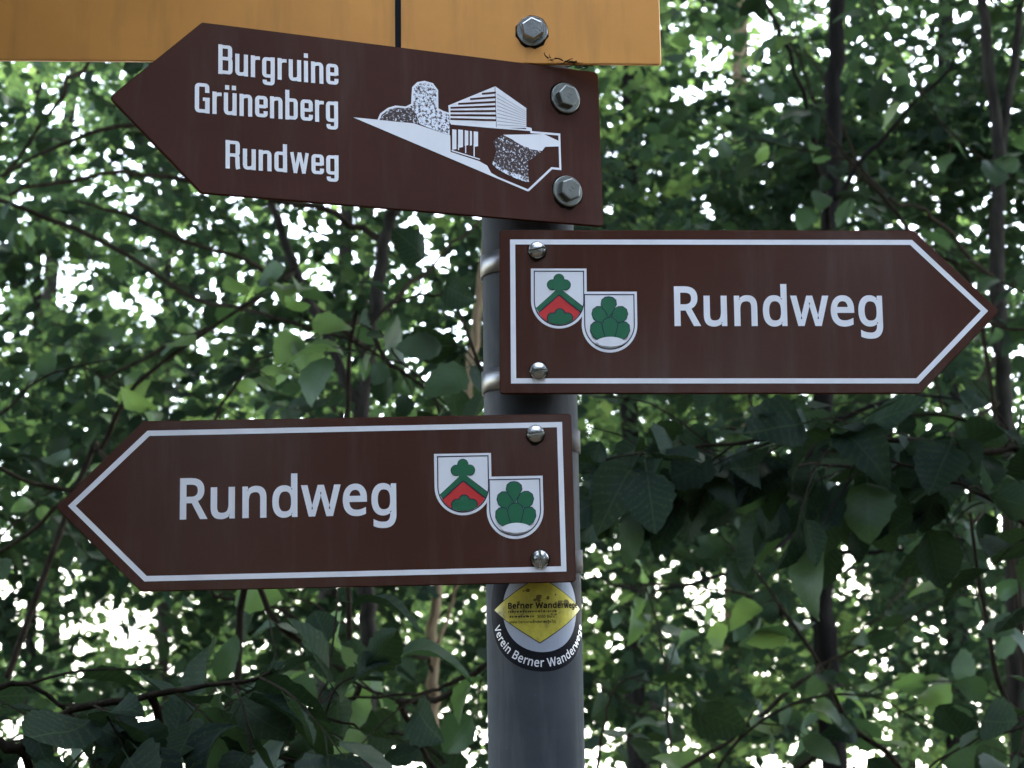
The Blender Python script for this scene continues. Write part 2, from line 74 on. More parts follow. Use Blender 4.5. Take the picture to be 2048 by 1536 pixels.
GLYPH = {"R":[0.4988,[[[0.236,0.573],[0.27,0.571],[0.301,0.568],[0.329,0.562],[0.353,0.555],[0.375,0.544],[0.393,0.532],[0.409,0.517],[0.422,0.5],[0.432,0.481],[0.439,0.46],[0.443,0.436],[0.444,0.41],[0.443,0.388],[0.44,0.368],[0.435,0.35],[0.427,0.334],[0.418,0.319],[0.408,0.306],[0.397,0.295],[0.385,0.285],[0.371,0.277],[0.358,0.269],[0.344,0.262],[0.33,0.257],[0.487,0.0],[0.403,0.0],[0.264,0.237],[0.15,0.237],[0.15,0.0],[0.078,0.0],[0.078,0.573]],[[0.232,0.51],[0.15,0.51],[0.15,0.298],[0.236,0.298],[0.268,0.299],[0.296,0.304],[0.319,0.313],[0.338,0.325],[0.352,0.341],[0.362,0.359],[0.368,0.381],[0.37,0.407],[0.369,0.424],[0.366,0.44],[0.361,0.455],[0.355,0.467],[0.346,0.477],[0.336,0.486],[0.324,0.494],[0.31,0.5],[0.293,0.504],[0.275,0.507],[0.254,0.509]]]],"u":[0.4956,[[[0.427,0.43],[0.427,0.0],[0.37,0.0],[0.359,0.057],[0.356,0.057],[0.349,0.046],[0.34,0.036],[0.331,0.028],[0.321,0.02],[0.31,0.013],[0.298,0.008],[0.286,0.003],[0.273,-0.001],[0.26,-0.004],[0.247,-0.006],[0.234,-0.008],[0.22,-0.008],[0.195,-0.007],[0.173,-0.004],[0.152,0.001],[0.134,0.008],[0.117,0.018],[0.103,0.029],[0.091,0.043],[0.081,0.059],[0.073,0.078],[0.068,0.099],[0.064,0.122],[0.063,0.148],[0.063,0.43],[0.135,0.43],[0.135,0.153],[0.136,0.129],[0.141,0.108],[0.148,0.091],[0.158,0.076],[0.171,0.065],[0.188,0.057],[0.207,0.052],[0.23,0.051],[0.253,0.052],[0.273,0.055],[0.291,0.061],[0.306,0.069],[0.319,0.079],[0.33,0.091],[0.338,0.105],[0.345,0.121],[0.35,0.14],[0.354,0.16],[0.356,0.182],[0.357,0.206],[0.357,0.43]]]],"n":[0.4956,[[[0.275,0.438],[0.311,0.436],[0.343,0.429],[0.369,0.417],[0.391,0.401],[0.409,0.379],[0.421,0.352],[0.428,0.319],[0.431,0.28],[0.431,0.0],[0.361,0.0],[0.361,0.275],[0.359,0.299],[0.355,0.321],[0.348,0.338],[0.338,0.353],[0.324,0.364],[0.308,0.372],[0.288,0.377],[0.265,0.379],[0.232,0.376],[0.204,0.368],[0.182,0.356],[0.166,0.338],[0.154,0.316],[0.146,0.289],[0.14,0.258],[0.139,0.223],[0.139,0.0],[0.068,0.0],[0.068,0.43],[0.125,0.43],[0.136,0.371],[0.14,0.371],[0.147,0.382],[0.156,0.392],[0.165,0.401],[0.175,0.409],[0.186,0.416],[0.198,0.422],[0.21,0.427],[0.222,0.431],[0.235,0.434],[0.248,0.436],[0.262,0.437]]]],"d":[0.4932,[[[0.221,-0.008],[0.182,-0.005],[0.148,0.006],[0.118,0.023],[0.092,0.048],[0.071,0.079],[0.056,0.117],[0.047,0.162],[0.044,0.214],[0.047,0.266],[0.056,0.311],[0.071,0.35],[0.093,0.381],[0.119,0.406],[0.149,0.424],[0.183,0.434],[0.221,0.438],[0.238,0.437],[0.253,0.436],[0.267,0.433],[0.28,0.429],[0.292,0.425],[0.303,0.42],[0.314,0.413],[0.323,0.407],[0.332,0.399],[0.34,0.391],[0.348,0.383],[0.354,0.374],[0.359,0.374],[0.356,0.405],[0.356,0.415],[0.355,0.424],[0.355,0.431],[0.354,0.438],[0.354,0.609],[0.425,0.609],[0.425,0.0],[0.368,0.0],[0.358,0.058],[0.354,0.058],[0.348,0.049],[0.34,0.04],[0.332,0.032],[0.323,0.024],[0.314,0.017],[0.303,0.011],[0.292,0.006],[0.279,0.001],[0.266,-0.003],[0.252,-0.006],[0.237,-0.007]],[[0.232,0.051],[0.263,0.053],[0.29,0.06],[0.311,0.071],[0.328,0.088],[0.34,0.109],[0.348,0.135],[0.354,0.165],[0.355,0.2],[0.355,0.213],[0.354,0.251],[0.349,0.284],[0.34,0.313],[0.329,0.336],[0.313,0.355],[0.291,0.369],[0.264,0.377],[0.231,0.379],[0.204,0.376],[0.181,0.368],[0.162,0.354],[0.146,0.334],[0.133,0.309],[0.124,0.281],[0.119,0.249],[0.117,0.213],[0.119,0.176],[0.124,0.144],[0.133,0.116],[0.146,0.093],[0.162,0.074],[0.181,0.061],[0.205,0.053]]]],"w":[0.6303,[[[0.346,0.243],[0.336,0.276],[0.328,0.308],[0.321,0.335],[0.316,0.357],[0.313,0.357],[0.308,0.335],[0.302,0.307],[0.294,0.275],[0.292,0.267],[0.289,0.259],[0.287,0.251],[0.284,0.242],[0.207,0.001],[0.127,0.001],[0.009,0.431],[0.082,0.431],[0.141,0.201],[0.144,0.19],[0.147,0.178],[0.15,0.166],[0.153,0.154],[0.163,0.109],[0.165,0.099],[0.167,0.09],[0.168,0.081],[0.169,0.073],[0.172,0.073],[0.178,0.097],[0.185,0.128],[0.193,0.16],[0.201,0.188],[0.277,0.431],[0.354,0.431],[0.428,0.188],[0.44,0.149],[0.443,0.139],[0.446,0.129],[0.448,0.119],[0.451,0.109],[0.453,0.099],[0.455,0.09],[0.456,0.082],[0.457,0.074],[0.46,0.074],[0.461,0.081],[0.463,0.089],[0.464,0.098],[0.466,0.108],[0.469,0.118],[0.471,0.129],[0.474,0.141],[0.477,0.153],[0.489,0.201],[0.549,0.431],[0.621,0.431],[0.502,0.001],[0.419,0.001]]]],"e":[0.4523,[[[0.234,0.438],[0.261,0.436],[0.286,0.432],[0.308,0.424],[0.329,0.414],[0.348,0.401],[0.364,0.385],[0.378,0.367],[0.39,0.346],[0.399,0.323],[0.406,0.299],[0.41,0.272],[0.411,0.244],[0.411,0.201],[0.117,0.201],[0.12,0.167],[0.127,0.137],[0.139,0.111],[0.154,0.09],[0.174,0.074],[0.197,0.062],[0.224,0.055],[0.254,0.052],[0.274,0.053],[0.293,0.054],[0.31,0.056],[0.327,0.06],[0.343,0.064],[0.359,0.069],[0.375,0.075],[0.392,0.082],[0.392,0.02],[0.376,0.013],[0.359,0.008],[0.343,0.003],[0.327,-0.001],[0.31,-0.004],[0.292,-0.006],[0.272,-0.008],[0.251,-0.008],[0.221,-0.006],[0.194,-0.002],[0.167,0.006],[0.143,0.017],[0.121,0.031],[0.101,0.048],[0.085,0.068],[0.07,0.091],[0.059,0.117],[0.051,0.146],[0.046,0.177],[0.044,0.212],[0.046,0.246],[0.05,0.277],[0.057,0.306],[0.068,0.333],[0.081,0.357],[0.096,0.378],[0.114,0.395],[0.134,0.411],[0.157,0.423],[0.181,0.431],[0.207,0.436]],[[0.233,0.38],[0.209,0.378],[0.188,0.372],[0.17,0.362],[0.154,0.348],[0.14,0.33],[0.13,0.309],[0.123,0.285],[0.119,0.257],[0.338,0.257],[0.337,0.275],[0.335,0.292],[0.331,0.307],[0.326,0.322],[0.32,0.334],[0.312,0.346],[0.303,0.356],[0.292,0.364],[0.28,0.371],[0.266,0.376],[0.251,0.379]]]],"g":[0.4932,[[[0.221,0.438],[0.241,0.437],[0.261,0.434],[0.28,0.429],[0.297,0.422],[0.314,0.413],[0.329,0.402],[0.343,0.388],[0.355,0.373],[0.359,0.373],[0.369,0.43],[0.425,0.43],[0.425,-0.007],[0.424,-0.036],[0.42,-0.063],[0.413,-0.088],[0.404,-0.109],[0.392,-0.129],[0.378,-0.146],[0.361,-0.16],[0.341,-0.172],[0.318,-0.181],[0.293,-0.187],[0.264,-0.191],[0.233,-0.192],[0.21,-0.192],[0.188,-0.191],[0.167,-0.189],[0.147,-0.186],[0.128,-0.182],[0.11,-0.177],[0.094,-0.172],[0.078,-0.165],[0.078,-0.1],[0.094,-0.108],[0.111,-0.114],[0.129,-0.12],[0.149,-0.125],[0.17,-0.129],[0.191,-0.132],[0.214,-0.133],[0.237,-0.134],[0.263,-0.132],[0.286,-0.126],[0.306,-0.116],[0.324,-0.101],[0.337,-0.084],[0.347,-0.063],[0.353,-0.039],[0.355,-0.013],[0.355,0.004],[0.356,0.032],[0.358,0.057],[0.354,0.057],[0.343,0.042],[0.329,0.028],[0.315,0.017],[0.299,0.008],[0.281,0.001],[0.263,-0.004],[0.243,-0.007],[0.221,-0.008],[0.182,-0.004],[0.147,0.007],[0.117,0.025],[0.091,0.051],[0.07,0.083],[0.056,0.121],[0.047,0.164],[0.044,0.214],[0.047,0.263],[0.056,0.306],[0.07,0.344],[0.091,0.377],[0.117,0.404],[0.147,0.423],[0.181,0.434]],[[0.23,0.379],[0.213,0.377],[0.197,0.374],[0.182,0.368],[0.169,0.359],[0.157,0.349],[0.147,0.336],[0.138,0.32],[0.13,0.303],[0.125,0.284],[0.12,0.262],[0.118,0.239],[0.117,0.213],[0.119,0.176],[0.124,0.143],[0.134,0.115],[0.146,0.092],[0.163,0.073],[0.182,0.06],[0.205,0.052],[0.232,0.05],[0.248,0.05],[0.262,0.052],[0.276,0.054],[0.288,0.058],[0.299,0.063],[0.309,0.069],[0.318,0.076],[0.326,0.085],[0.334,0.094],[0.34,0.105],[0.345,0.117],[0.349,0.131],[0.352,0.145],[0.354,0.161],[0.356,0.179],[0.356,0.197],[0.356,0.214],[0.355,0.242],[0.353,0.267],[0.349,0.289],[0.343,0.309],[0.335,0.326],[0.326,0.34],[0.315,0.352],[0.302,0.362],[0.287,0.369],[0.27,0.374],[0.251,0.377]]]],"B":[0.5213,[[[0.241,0.573],[0.292,0.571],[0.336,0.565],[0.373,0.555],[0.404,0.541],[0.428,0.522],[0.445,0.497],[0.455,0.467],[0.459,0.431],[0.458,0.414],[0.456,0.399],[0.452,0.384],[0.446,0.371],[0.439,0.358],[0.431,0.347],[0.421,0.337],[0.409,0.328],[0.396,0.32],[0.382,0.313],[0.367,0.308],[0.35,0.304],[0.35,0.3],[0.367,0.297],[0.384,0.292],[0.4,0.286],[0.415,0.279],[0.429,0.271],[0.441,0.261],[0.452,0.249],[0.461,0.236],[0.468,0.221],[0.474,0.203],[0.477,0.184],[0.478,0.163],[0.476,0.138],[0.472,0.115],[0.464,0.093],[0.454,0.074],[0.441,0.057],[0.425,0.042],[0.406,0.029],[0.385,0.019],[0.362,0.011],[0.337,0.005],[0.309,0.001],[0.279,0.0],[0.078,0.0],[0.078,0.573]],[[0.256,0.329],[0.29,0.33],[0.318,0.335],[0.34,0.342],[0.357,0.352],[0.369,0.366],[0.377,0.382],[0.382,0.401],[0.384,0.423],[0.382,0.445],[0.376,0.463],[0.365,0.478],[0.351,0.49],[0.332,0.499],[0.308,0.506],[0.279,0.51],[0.245,0.511],[0.15,0.511],[0.15,0.329]],[[0.15,0.269],[0.15,0.061],[0.265,0.061],[0.301,0.063],[0.33,0.068],[0.354,0.078],[0.371,0.091],[0.384,0.107],[0.394,0.125],[0.399,0.145],[0.401,0.168],[0.4,0.183],[0.398,0.197],[0.394,0.21],[0.388,0.221],[0.38,0.232],[0.37,0.241],[0.358,0.249],[0.344,0.256],[0.327,0.262],[0.307,0.266],[0.285,0.268],[0.26,0.269]]]],"r":[0.3312,[[[0.269,0.438],[0.295,0.437],[0.301,0.436],[0.308,0.435],[0.314,0.434],[0.319,0.433],[0.31,0.368],[0.287,0.372],[0.281,0.373],[0.275,0.373],[0.27,0.374],[0.264,0.374],[0.252,0.373],[0.24,0.371],[0.228,0.368],[0.217,0.363],[0.206,0.358],[0.195,0.351],[0.186,0.343],[0.176,0.334],[0.168,0.324],[0.161,0.313],[0.154,0.301],[0.149,0.289],[0.144,0.275],[0.141,0.261],[0.139,0.245],[0.139,0.229],[0.139,0.0],[0.068,0.0],[0.068,0.43],[0.126,0.43],[0.134,0.351],[0.137,0.351],[0.144,0.363],[0.152,0.374],[0.161,0.385],[0.17,0.395],[0.18,0.404],[0.191,0.413],[0.202,0.42],[0.214,0.426],[0.227,0.431],[0.24,0.435],[0.254,0.437]]]],"V":[0.4812,[[[0.481,0.573],[0.277,0.0],[0.204,0.0],[0.0,0.573],[0.075,0.573],[0.204,0.205],[0.209,0.194],[0.213,0.182],[0.216,0.171],[0.22,0.16],[0.231,0.119],[0.234,0.109],[0.236,0.1],[0.238,0.09],[0.241,0.08],[0.243,0.09],[0.245,0.1],[0.247,0.11],[0.25,0.119],[0.253,0.13],[0.255,0.14],[0.259,0.15],[0.262,0.161],[0.277,0.207],[0.405,0.573]]]],"i":[0.2069,[[[0.139,0.43],[0.139,0.0],[0.068,0.0],[0.068,0.43]],[[0.104,0.591],[0.112,0.59],[0.119,0.588],[0.126,0.585],[0.133,0.58],[0.138,0.574],[0.142,0.566],[0.144,0.557],[0.145,0.546],[0.144,0.536],[0.142,0.526],[0.138,0.519],[0.133,0.512],[0.126,0.508],[0.119,0.504],[0.112,0.502],[0.104,0.501],[0.096,0.502],[0.088,0.504],[0.081,0.508],[0.075,0.512],[0.069,0.519],[0.066,0.526],[0.063,0.536],[0.063,0.546],[0.063,0.557],[0.066,0.566],[0.069,0.574],[0.075,0.58],[0.081,0.585],[0.088,0.588],[0.096,0.59]]]],"W":[0.7458,[[[0.735,0.573],[0.583,0.0],[0.51,0.0],[0.399,0.375],[0.389,0.41],[0.38,0.443],[0.373,0.471],[0.37,0.488],[0.367,0.471],[0.361,0.443],[0.352,0.409],[0.35,0.4],[0.348,0.391],[0.345,0.382],[0.342,0.373],[0.234,0.0],[0.161,0.0],[0.01,0.573],[0.085,0.573],[0.174,0.223],[0.183,0.186],[0.19,0.151],[0.192,0.143],[0.194,0.134],[0.195,0.126],[0.196,0.118],[0.201,0.087],[0.206,0.119],[0.208,0.128],[0.21,0.137],[0.211,0.145],[0.213,0.154],[0.222,0.191],[0.232,0.227],[0.333,0.573],[0.407,0.573],[0.512,0.225],[0.515,0.215],[0.518,0.206],[0.52,0.197],[0.523,0.187],[0.532,0.151],[0.534,0.142],[0.535,0.133],[0.537,0.125],[0.538,0.117],[0.544,0.087],[0.545,0.097],[0.547,0.107],[0.548,0.118],[0.55,0.129],[0.552,0.14],[0.555,0.151],[0.557,0.163],[0.56,0.175],[0.572,0.224],[0.66,0.573]]]],"a":[0.4499,[[[0.231,0.437],[0.268,0.435],[0.299,0.428],[0.326,0.418],[0.347,0.403],[0.364,0.383],[0.376,0.358],[0.383,0.328],[0.385,0.293],[0.385,0.0],[0.334,0.0],[0.32,0.061],[0.317,0.061],[0.307,0.05],[0.298,0.04],[0.288,0.03],[0.279,0.022],[0.268,0.015],[0.258,0.009],[0.246,0.003],[0.234,-0.001],[0.22,-0.004],[0.206,-0.006],[0.19,-0.008],[0.172,-0.008],[0.154,-0.007],[0.136,-0.005],[0.119,-0.0],[0.103,0.006],[0.088,0.013],[0.075,0.023],[0.064,0.034],[0.055,0.048],[0.047,0.063],[0.041,0.08],[0.038,0.099],[0.037,0.119],[0.04,0.15],[0.05,0.176],[0.065,0.199],[0.087,0.219],[0.116,0.234],[0.152,0.245],[0.194,0.253],[0.243,0.257],[0.316,0.259],[0.316,0.285],[0.315,0.309],[0.31,0.33],[0.303,0.347],[0.293,0.359],[0.28,0.368],[0.265,0.375],[0.247,0.379],[0.227,0.38],[0.21,0.379],[0.194,0.378],[0.178,0.374],[0.163,0.37],[0.148,0.365],[0.133,0.359],[0.119,0.353],[0.106,0.347],[0.084,0.4],[0.099,0.408],[0.115,0.414],[0.132,0.421],[0.151,0.426],[0.17,0.431],[0.19,0.434],[0.21,0.436]],[[0.252,0.208],[0.215,0.205],[0.184,0.2],[0.159,0.192],[0.141,0.182],[0.127,0.17],[0.118,0.155],[0.112,0.138],[0.11,0.119],[0.111,0.102],[0.115,0.087],[0.122,0.075],[0.132,0.066],[0.144,0.058],[0.157,0.053],[0.172,0.05],[0.188,0.049],[0.215,0.051],[0.238,0.056],[0.26,0.066],[0.279,0.079],[0.295,0.096],[0.306,0.117],[0.313,0.142],[0.315,0.172],[0.315,0.21]]]],"h":[0.4956,[[[0.139,0.431],[0.139,0.423],[0.138,0.415],[0.138,0.407],[0.138,0.399],[0.135,0.37],[0.14,0.37],[0.147,0.381],[0.155,0.391],[0.164,0.4],[0.174,0.407],[0.185,0.414],[0.196,0.42],[0.208,0.425],[0.221,0.429],[0.233,0.433],[0.247,0.435],[0.26,0.437],[0.273,0.437],[0.298,0.436],[0.321,0.433],[0.342,0.428],[0.36,0.421],[0.377,0.411],[0.391,0.4],[0.403,0.386],[0.413,0.37],[0.421,0.351],[0.426,0.33],[0.43,0.306],[0.431,0.28],[0.431,0.0],[0.361,0.0],[0.361,0.275],[0.359,0.299],[0.355,0.321],[0.348,0.338],[0.338,0.353],[0.324,0.364],[0.308,0.372],[0.288,0.377],[0.265,0.379],[0.242,0.377],[0.222,0.374],[0.204,0.368],[0.189,0.36],[0.177,0.35],[0.166,0.338],[0.157,0.324],[0.15,0.308],[0.145,0.289],[0.142,0.269],[0.139,0.246],[0.139,0.222],[0.139,0.0],[0.068,0.0],[0.068,0.609],[0.139,0.609]]]],"c":[0.3849,[[[0.241,-0.008],[0.213,-0.007],[0.187,-0.002],[0.162,0.005],[0.139,0.015],[0.118,0.028],[0.099,0.045],[0.083,0.065],[0.069,0.087],[0.058,0.114],[0.05,0.143],[0.046,0.176],[0.044,0.213],[0.046,0.25],[0.051,0.284],[0.059,0.315],[0.071,0.342],[0.085,0.365],[0.102,0.385],[0.121,0.401],[0.142,0.415],[0.166,0.425],[0.191,0.432],[0.217,0.436],[0.245,0.438],[0.262,0.437],[0.278,0.436],[0.293,0.434],[0.309,0.431],[0.323,0.427],[0.336,0.424],[0.348,0.419],[0.358,0.415],[0.337,0.356],[0.327,0.36],[0.316,0.363],[0.304,0.366],[0.292,0.37],[0.279,0.372],[0.267,0.374],[0.255,0.376],[0.244,0.376],[0.223,0.375],[0.204,0.371],[0.187,0.366],[0.172,0.358],[0.159,0.347],[0.148,0.335],[0.138,0.32],[0.131,0.303],[0.125,0.284],[0.12,0.263],[0.118,0.239],[0.117,0.213],[0.118,0.189],[0.12,0.166],[0.125,0.145],[0.131,0.126],[0.138,0.109],[0.148,0.094],[0.159,0.082],[0.172,0.071],[0.186,0.063],[0.202,0.058],[0.22,0.054],[0.24,0.053],[0.257,0.053],[0.273,0.055],[0.288,0.057],[0.302,0.06],[0.315,0.064],[0.328,0.068],[0.34,0.073],[0.351,0.078],[0.351,0.015],[0.34,0.01],[0.328,0.005],[0.316,0.001],[0.304,-0.002],[0.29,-0.005],[0.275,-0.007],[0.258,-0.008]]]],"b":[0.4932,[[[0.139,0.461],[0.139,0.448],[0.138,0.435],[0.138,0.422],[0.138,0.41],[0.137,0.399],[0.136,0.389],[0.136,0.38],[0.135,0.373],[0.139,0.373],[0.149,0.386],[0.161,0.398],[0.174,0.409],[0.189,0.419],[0.206,0.427],[0.226,0.432],[0.248,0.436],[0.272,0.437],[0.31,0.434],[0.344,0.423],[0.374,0.406],[0.401,0.381],[0.422,0.35],[0.437,0.312],[0.446,0.267],[0.449,0.215],[0.448,0.18],[0.444,0.147],[0.437,0.118],[0.427,0.091],[0.415,0.068],[0.4,0.048],[0.384,0.031],[0.365,0.017],[0.344,0.006],[0.322,-0.002],[0.298,-0.006],[0.272,-0.008],[0.248,-0.007],[0.226,-0.003],[0.206,0.002],[0.189,0.01],[0.174,0.02],[0.161,0.031],[0.149,0.042],[0.139,0.055],[0.133,0.055],[0.119,0.0],[0.068,0.0],[0.068,0.609],[0.139,0.609]],[[0.26,0.379],[0.238,0.377],[0.219,0.374],[0.202,0.369],[0.188,0.361],[0.175,0.351],[0.165,0.339],[0.157,0.325],[0.15,0.308],[0.145,0.289],[0.142,0.268],[0.139,0.244],[0.139,0.217],[0.139,0.214],[0.14,0.177],[0.145,0.144],[0.153,0.116],[0.165,0.093],[0.181,0.074],[0.202,0.061],[0.229,0.053],[0.261,0.051],[0.288,0.053],[0.312,0.061],[0.332,0.074],[0.348,0.093],[0.36,0.117],[0.369,0.145],[0.374,0.178],[0.376,0.216],[0.374,0.254],[0.369,0.287],[0.36,0.315],[0.348,0.338],[0.331,0.356],[0.311,0.368],[0.288,0.376]]]],".":[0.2149,[[[0.058,0.043],[0.059,0.057],[0.061,0.069],[0.066,0.078],[0.072,0.085],[0.08,0.09],[0.088,0.094],[0.097,0.096],[0.107,0.097],[0.117,0.096],[0.126,0.094],[0.135,0.09],[0.142,0.085],[0.149,0.078],[0.153,0.069],[0.156,0.057],[0.157,0.043],[0.156,0.03],[0.153,0.018],[0.149,0.009],[0.142,0.002],[0.135,-0.004],[0.126,-0.008],[0.117,-0.01],[0.107,-0.011],[0.097,-0.01],[0.088,-0.008],[0.08,-0.004],[0.072,0.002],[0.066,0.009],[0.061,0.018],[0.059,0.03]]]],"3":[0.4587,[[[0.395,0.439],[0.394,0.42],[0.392,0.403],[0.387,0.387],[0.381,0.372],[0.373,0.359],[0.363,0.347],[0.352,0.336],[0.34,0.326],[0.326,0.318],[0.31,0.311],[0.294,0.306],[0.277,0.302],[0.277,0.298],[0.309,0.293],[0.337,0.283],[0.36,0.271],[0.379,0.255],[0.394,0.236],[0.405,0.214],[0.411,0.19],[0.413,0.163],[0.412,0.139],[0.407,0.116],[0.4,0.094],[0.39,0.074],[0.377,0.056],[0.36,0.04],[0.341,0.026],[0.318,0.014],[0.292,0.004],[0.263,-0.003],[0.23,-0.007],[0.193,-0.008],[0.171,-0.008],[0.15,-0.006],[0.13,-0.004],[0.11,-0.001],[0.091,0.003],[0.072,0.008],[0.054,0.015],[0.036,0.023],[0.036,0.089],[0.054,0.081],[0.074,0.073],[0.093,0.067],[0.114,0.061],[0.135,0.057],[0.155,0.054],[0.175,0.052],[0.194,0.051],[0.23,0.053],[0.26,0.059],[0.285,0.068],[0.305,0.081],[0.32,0.098],[0.331,0.117],[0.337,0.139],[0.339,0.164],[0.338,0.182],[0.335,0.197],[0.329,0.211],[0.32,0.223],[0.31,0.233],[0.297,0.242],[0.282,0.249],[0.265,0.255],[0.246,0.26],[0.226,0.263],[0.203,0.265],[0.179,0.265],[0.123,0.265],[0.123,0.326],[0.18,0.326],[0.202,0.326],[0.223,0.329],[0.242,0.333],[0.259,0.339],[0.274,0.347],[0.286,0.356],[0.298,0.366],[0.307,0.377],[0.314,0.39],[0.319,0.404],[0.322,0.418],[0.323,0.434],[0.321,0.454],[0.316,0.471],[0.307,0.486],[0.295,0.498],[0.28,0.508],[0.262,0.516],[0.242,0.52],[0.219,0.521],[0.204,0.521],[0.19,0.52],[0.176,0.518],[0.164,0.515],[0.151,0.512],[0.14,0.508],[0.128,0.504],[0.117,0.498],[0.107,0.493],[0.096,0.487],[0.085,0.48],[0.075,0.473],[0.039,0.521],[0.055,0.533],[0.073,0.544],[0.093,0.554],[0.115,0.563],[0.139,0.571],[0.163,0.576],[0.19,0.579],[0.218,0.581],[0.26,0.578],[0.296,0.571],[0.327,0.558],[0.352,0.54],[0.371,0.519],[0.384,0.495],[0.393,0.468]]]],"0":[0.4587,[[[0.419,0.287],[0.419,0.253],[0.417,0.221],[0.414,0.191],[0.409,0.163],[0.403,0.137],[0.395,0.112],[0.386,0.09],[0.376,0.07],[0.363,0.052],[0.349,0.037],[0.334,0.023],[0.316,0.012],[0.297,0.003],[0.276,-0.003],[0.253,-0.007],[0.229,-0.008],[0.198,-0.006],[0.17,0.001],[0.145,0.012],[0.122,0.027],[0.103,0.047],[0.086,0.07],[0.071,0.098],[0.06,0.129],[0.051,0.163],[0.044,0.201],[0.041,0.243],[0.039,0.287],[0.04,0.332],[0.044,0.373],[0.05,0.411],[0.058,0.446],[0.069,0.477],[0.083,0.504],[0.099,0.527],[0.119,0.547],[0.141,0.562],[0.167,0.573],[0.196,0.579],[0.229,0.581],[0.259,0.579],[0.287,0.573],[0.313,0.562],[0.335,0.547],[0.355,0.527],[0.372,0.504],[0.387,0.477],[0.399,0.446],[0.408,0.411],[0.414,0.373],[0.418,0.332]],[[0.11,0.287],[0.111,0.249],[0.113,0.215],[0.116,0.184],[0.121,0.156],[0.128,0.132],[0.137,0.111],[0.147,0.093],[0.159,0.078],[0.173,0.067],[0.19,0.059],[0.208,0.054],[0.229,0.052],[0.249,0.054],[0.268,0.059],[0.284,0.067],[0.298,0.078],[0.31,0.092],[0.32,0.11],[0.329,0.131],[0.336,0.156],[0.341,0.184],[0.345,0.215],[0.347,0.249],[0.348,0.287],[0.347,0.325],[0.345,0.359],[0.341,0.39],[0.336,0.417],[0.329,0.442],[0.32,0.463],[0.31,0.481],[0.298,0.495],[0.284,0.507],[0.268,0.515],[0.249,0.52],[0.229,0.521],[0.208,0.52],[0.19,0.515],[0.173,0.507],[0.159,0.495],[0.147,0.481],[0.137,0.463],[0.128,0.442],[0.121,0.417],[0.116,0.39],[0.113,0.359],[0.111,0.325]]]]}
STICKER = (0.00487, 1.66200)

# ---------------------------------------------------------------- materials
def mat(name):
    m = bpy.data.materials.new(name); m.use_nodes = True
    nt = m.node_tree; b = nt.nodes['Principled BSDF']
    return m, nt, b
def nd(nt, kind, **kw):
    n = nt.nodes.new(kind)
    for k, v in kw.items(): setattr(n, k, v)
    return n
def ramp(nt, fac, stops):
    r = nd(nt, 'ShaderNodeValToRGB'); el = r.color_ramp.elements
    while len(el) < len(stops): el.new(0.5)
    for e, (p, c) in zip(el, stops):
        e.position = p; e.color = (*c, 1) if len(c) == 3 else c
    nt.links.new(fac, r.inputs[0]); return r.outputs[0]
def noise(nt, scale, detail=4, rough=.55, coord='Object', dist=0):
    tc = nd(nt, 'ShaderNodeTexCoord'); n = nd(nt, 'ShaderNodeTexNoise')
    n.inputs['Scale'].default_value = scale; n.inputs['Detail'].default_value = detail
    n.inputs['Roughness'].default_value = rough; n.inputs['Distortion'].default_value = dist
    nt.links.new(tc.outputs[coord], n.inputs['Vector']); return n.outputs['Fac']
def bump(nt, b, h, strength, dist):
    n = nd(nt, 'ShaderNodeBump'); n.inputs['Strength'].default_value = strength; n.inputs['Distance'].default_value = dist
    nt.links.new(h, n.inputs['Height']); nt.links.new(n.outputs[0], b.inputs['Normal'])

M = {}
def painted(name, lo, hi, r0, r1, peel=.12, spec=.5, metallic=0.0, grime=None):
    """Enamelled or printed sheet: slow colour drift, grime, fine orange peel."""
    m, nt, b = mat(name)
    c = ramp(nt, noise(nt, 14, 5, .6), [(.3, lo), (.7, hi)])
    if grime:
        tc = nd(nt, 'ShaderNodeTexCoord'); mp = nd(nt, 'ShaderNodeMapping'); mp.inputs['Scale'].default_value = (1, 1, .12)
        n = nd(nt, 'ShaderNodeTexNoise'); n.inputs['Scale'].default_value = 55; n.inputs['Detail'].default_value = 6; n.inputs['Roughness'].default_value = .65
        nt.links.new(tc.outputs['Object'], mp.inputs[0]); nt.links.new(mp.outputs[0], n.inputs['Vector'])
        st = ramp(nt, n.outputs['Fac'], [(.50, (0, 0, 0)), (.78, (1, 1, 1))])
        sp = ramp(nt, noise(nt, 260, 5, .8), [(.66, (0, 0, 0)), (.72, (1, 1, 1))])
        for fac, col, amt in ((st, grime[0], grime[1]), (sp, grime[0], grime[2])):
            ml = nd(nt, 'ShaderNodeMath', operation='MULTIPLY'); ml.inputs[1].default_value = amt; nt.links.new(fac, ml.inputs[0])
            mx = nd(nt, 'ShaderNodeMixRGB'); nt.links.new(ml.outputs[0], mx.inputs[0]); nt.links.new(c, mx.inputs[1]); mx.inputs[2].default_value = (*col, 1); c = mx.outputs[0]
    nt.links.new(c, b.inputs['Base Color'])
    rr = nd(nt, 'ShaderNodeMapRange'); rr.inputs[3].default_value = r0; rr.inputs[4].default_value = r1
    nt.links.new(noise(nt, 60, 6, .7), rr.inputs[0]); nt.links.new(rr.outputs[0], b.inputs['Roughness'])
    b.inputs['Specular IOR Level'].default_value = spec; b.inputs['Metallic'].default_value = metallic
    bump(nt, b, noise(nt, 700, 3, .6), peel, .0003)
    M[name] = m
    return m
painted('brown_enamel', (.056, .0215, .0140), (.066, .026, .0165), .13, .20, .05, .30, 0, ((.16, .14, .12), .20, .32))
painted('brown_matt', (.050, .019, .0125), (.060, .0235, .015), .32, .46, .10, .10, 0, ((.16, .14, .12), .17, .26))
painted('yellow_enamel', (.58, .265, .062), (.68, .31, .072), .32, .46, .08, .22, 0, ((.16, .10, .04), .35, .4))
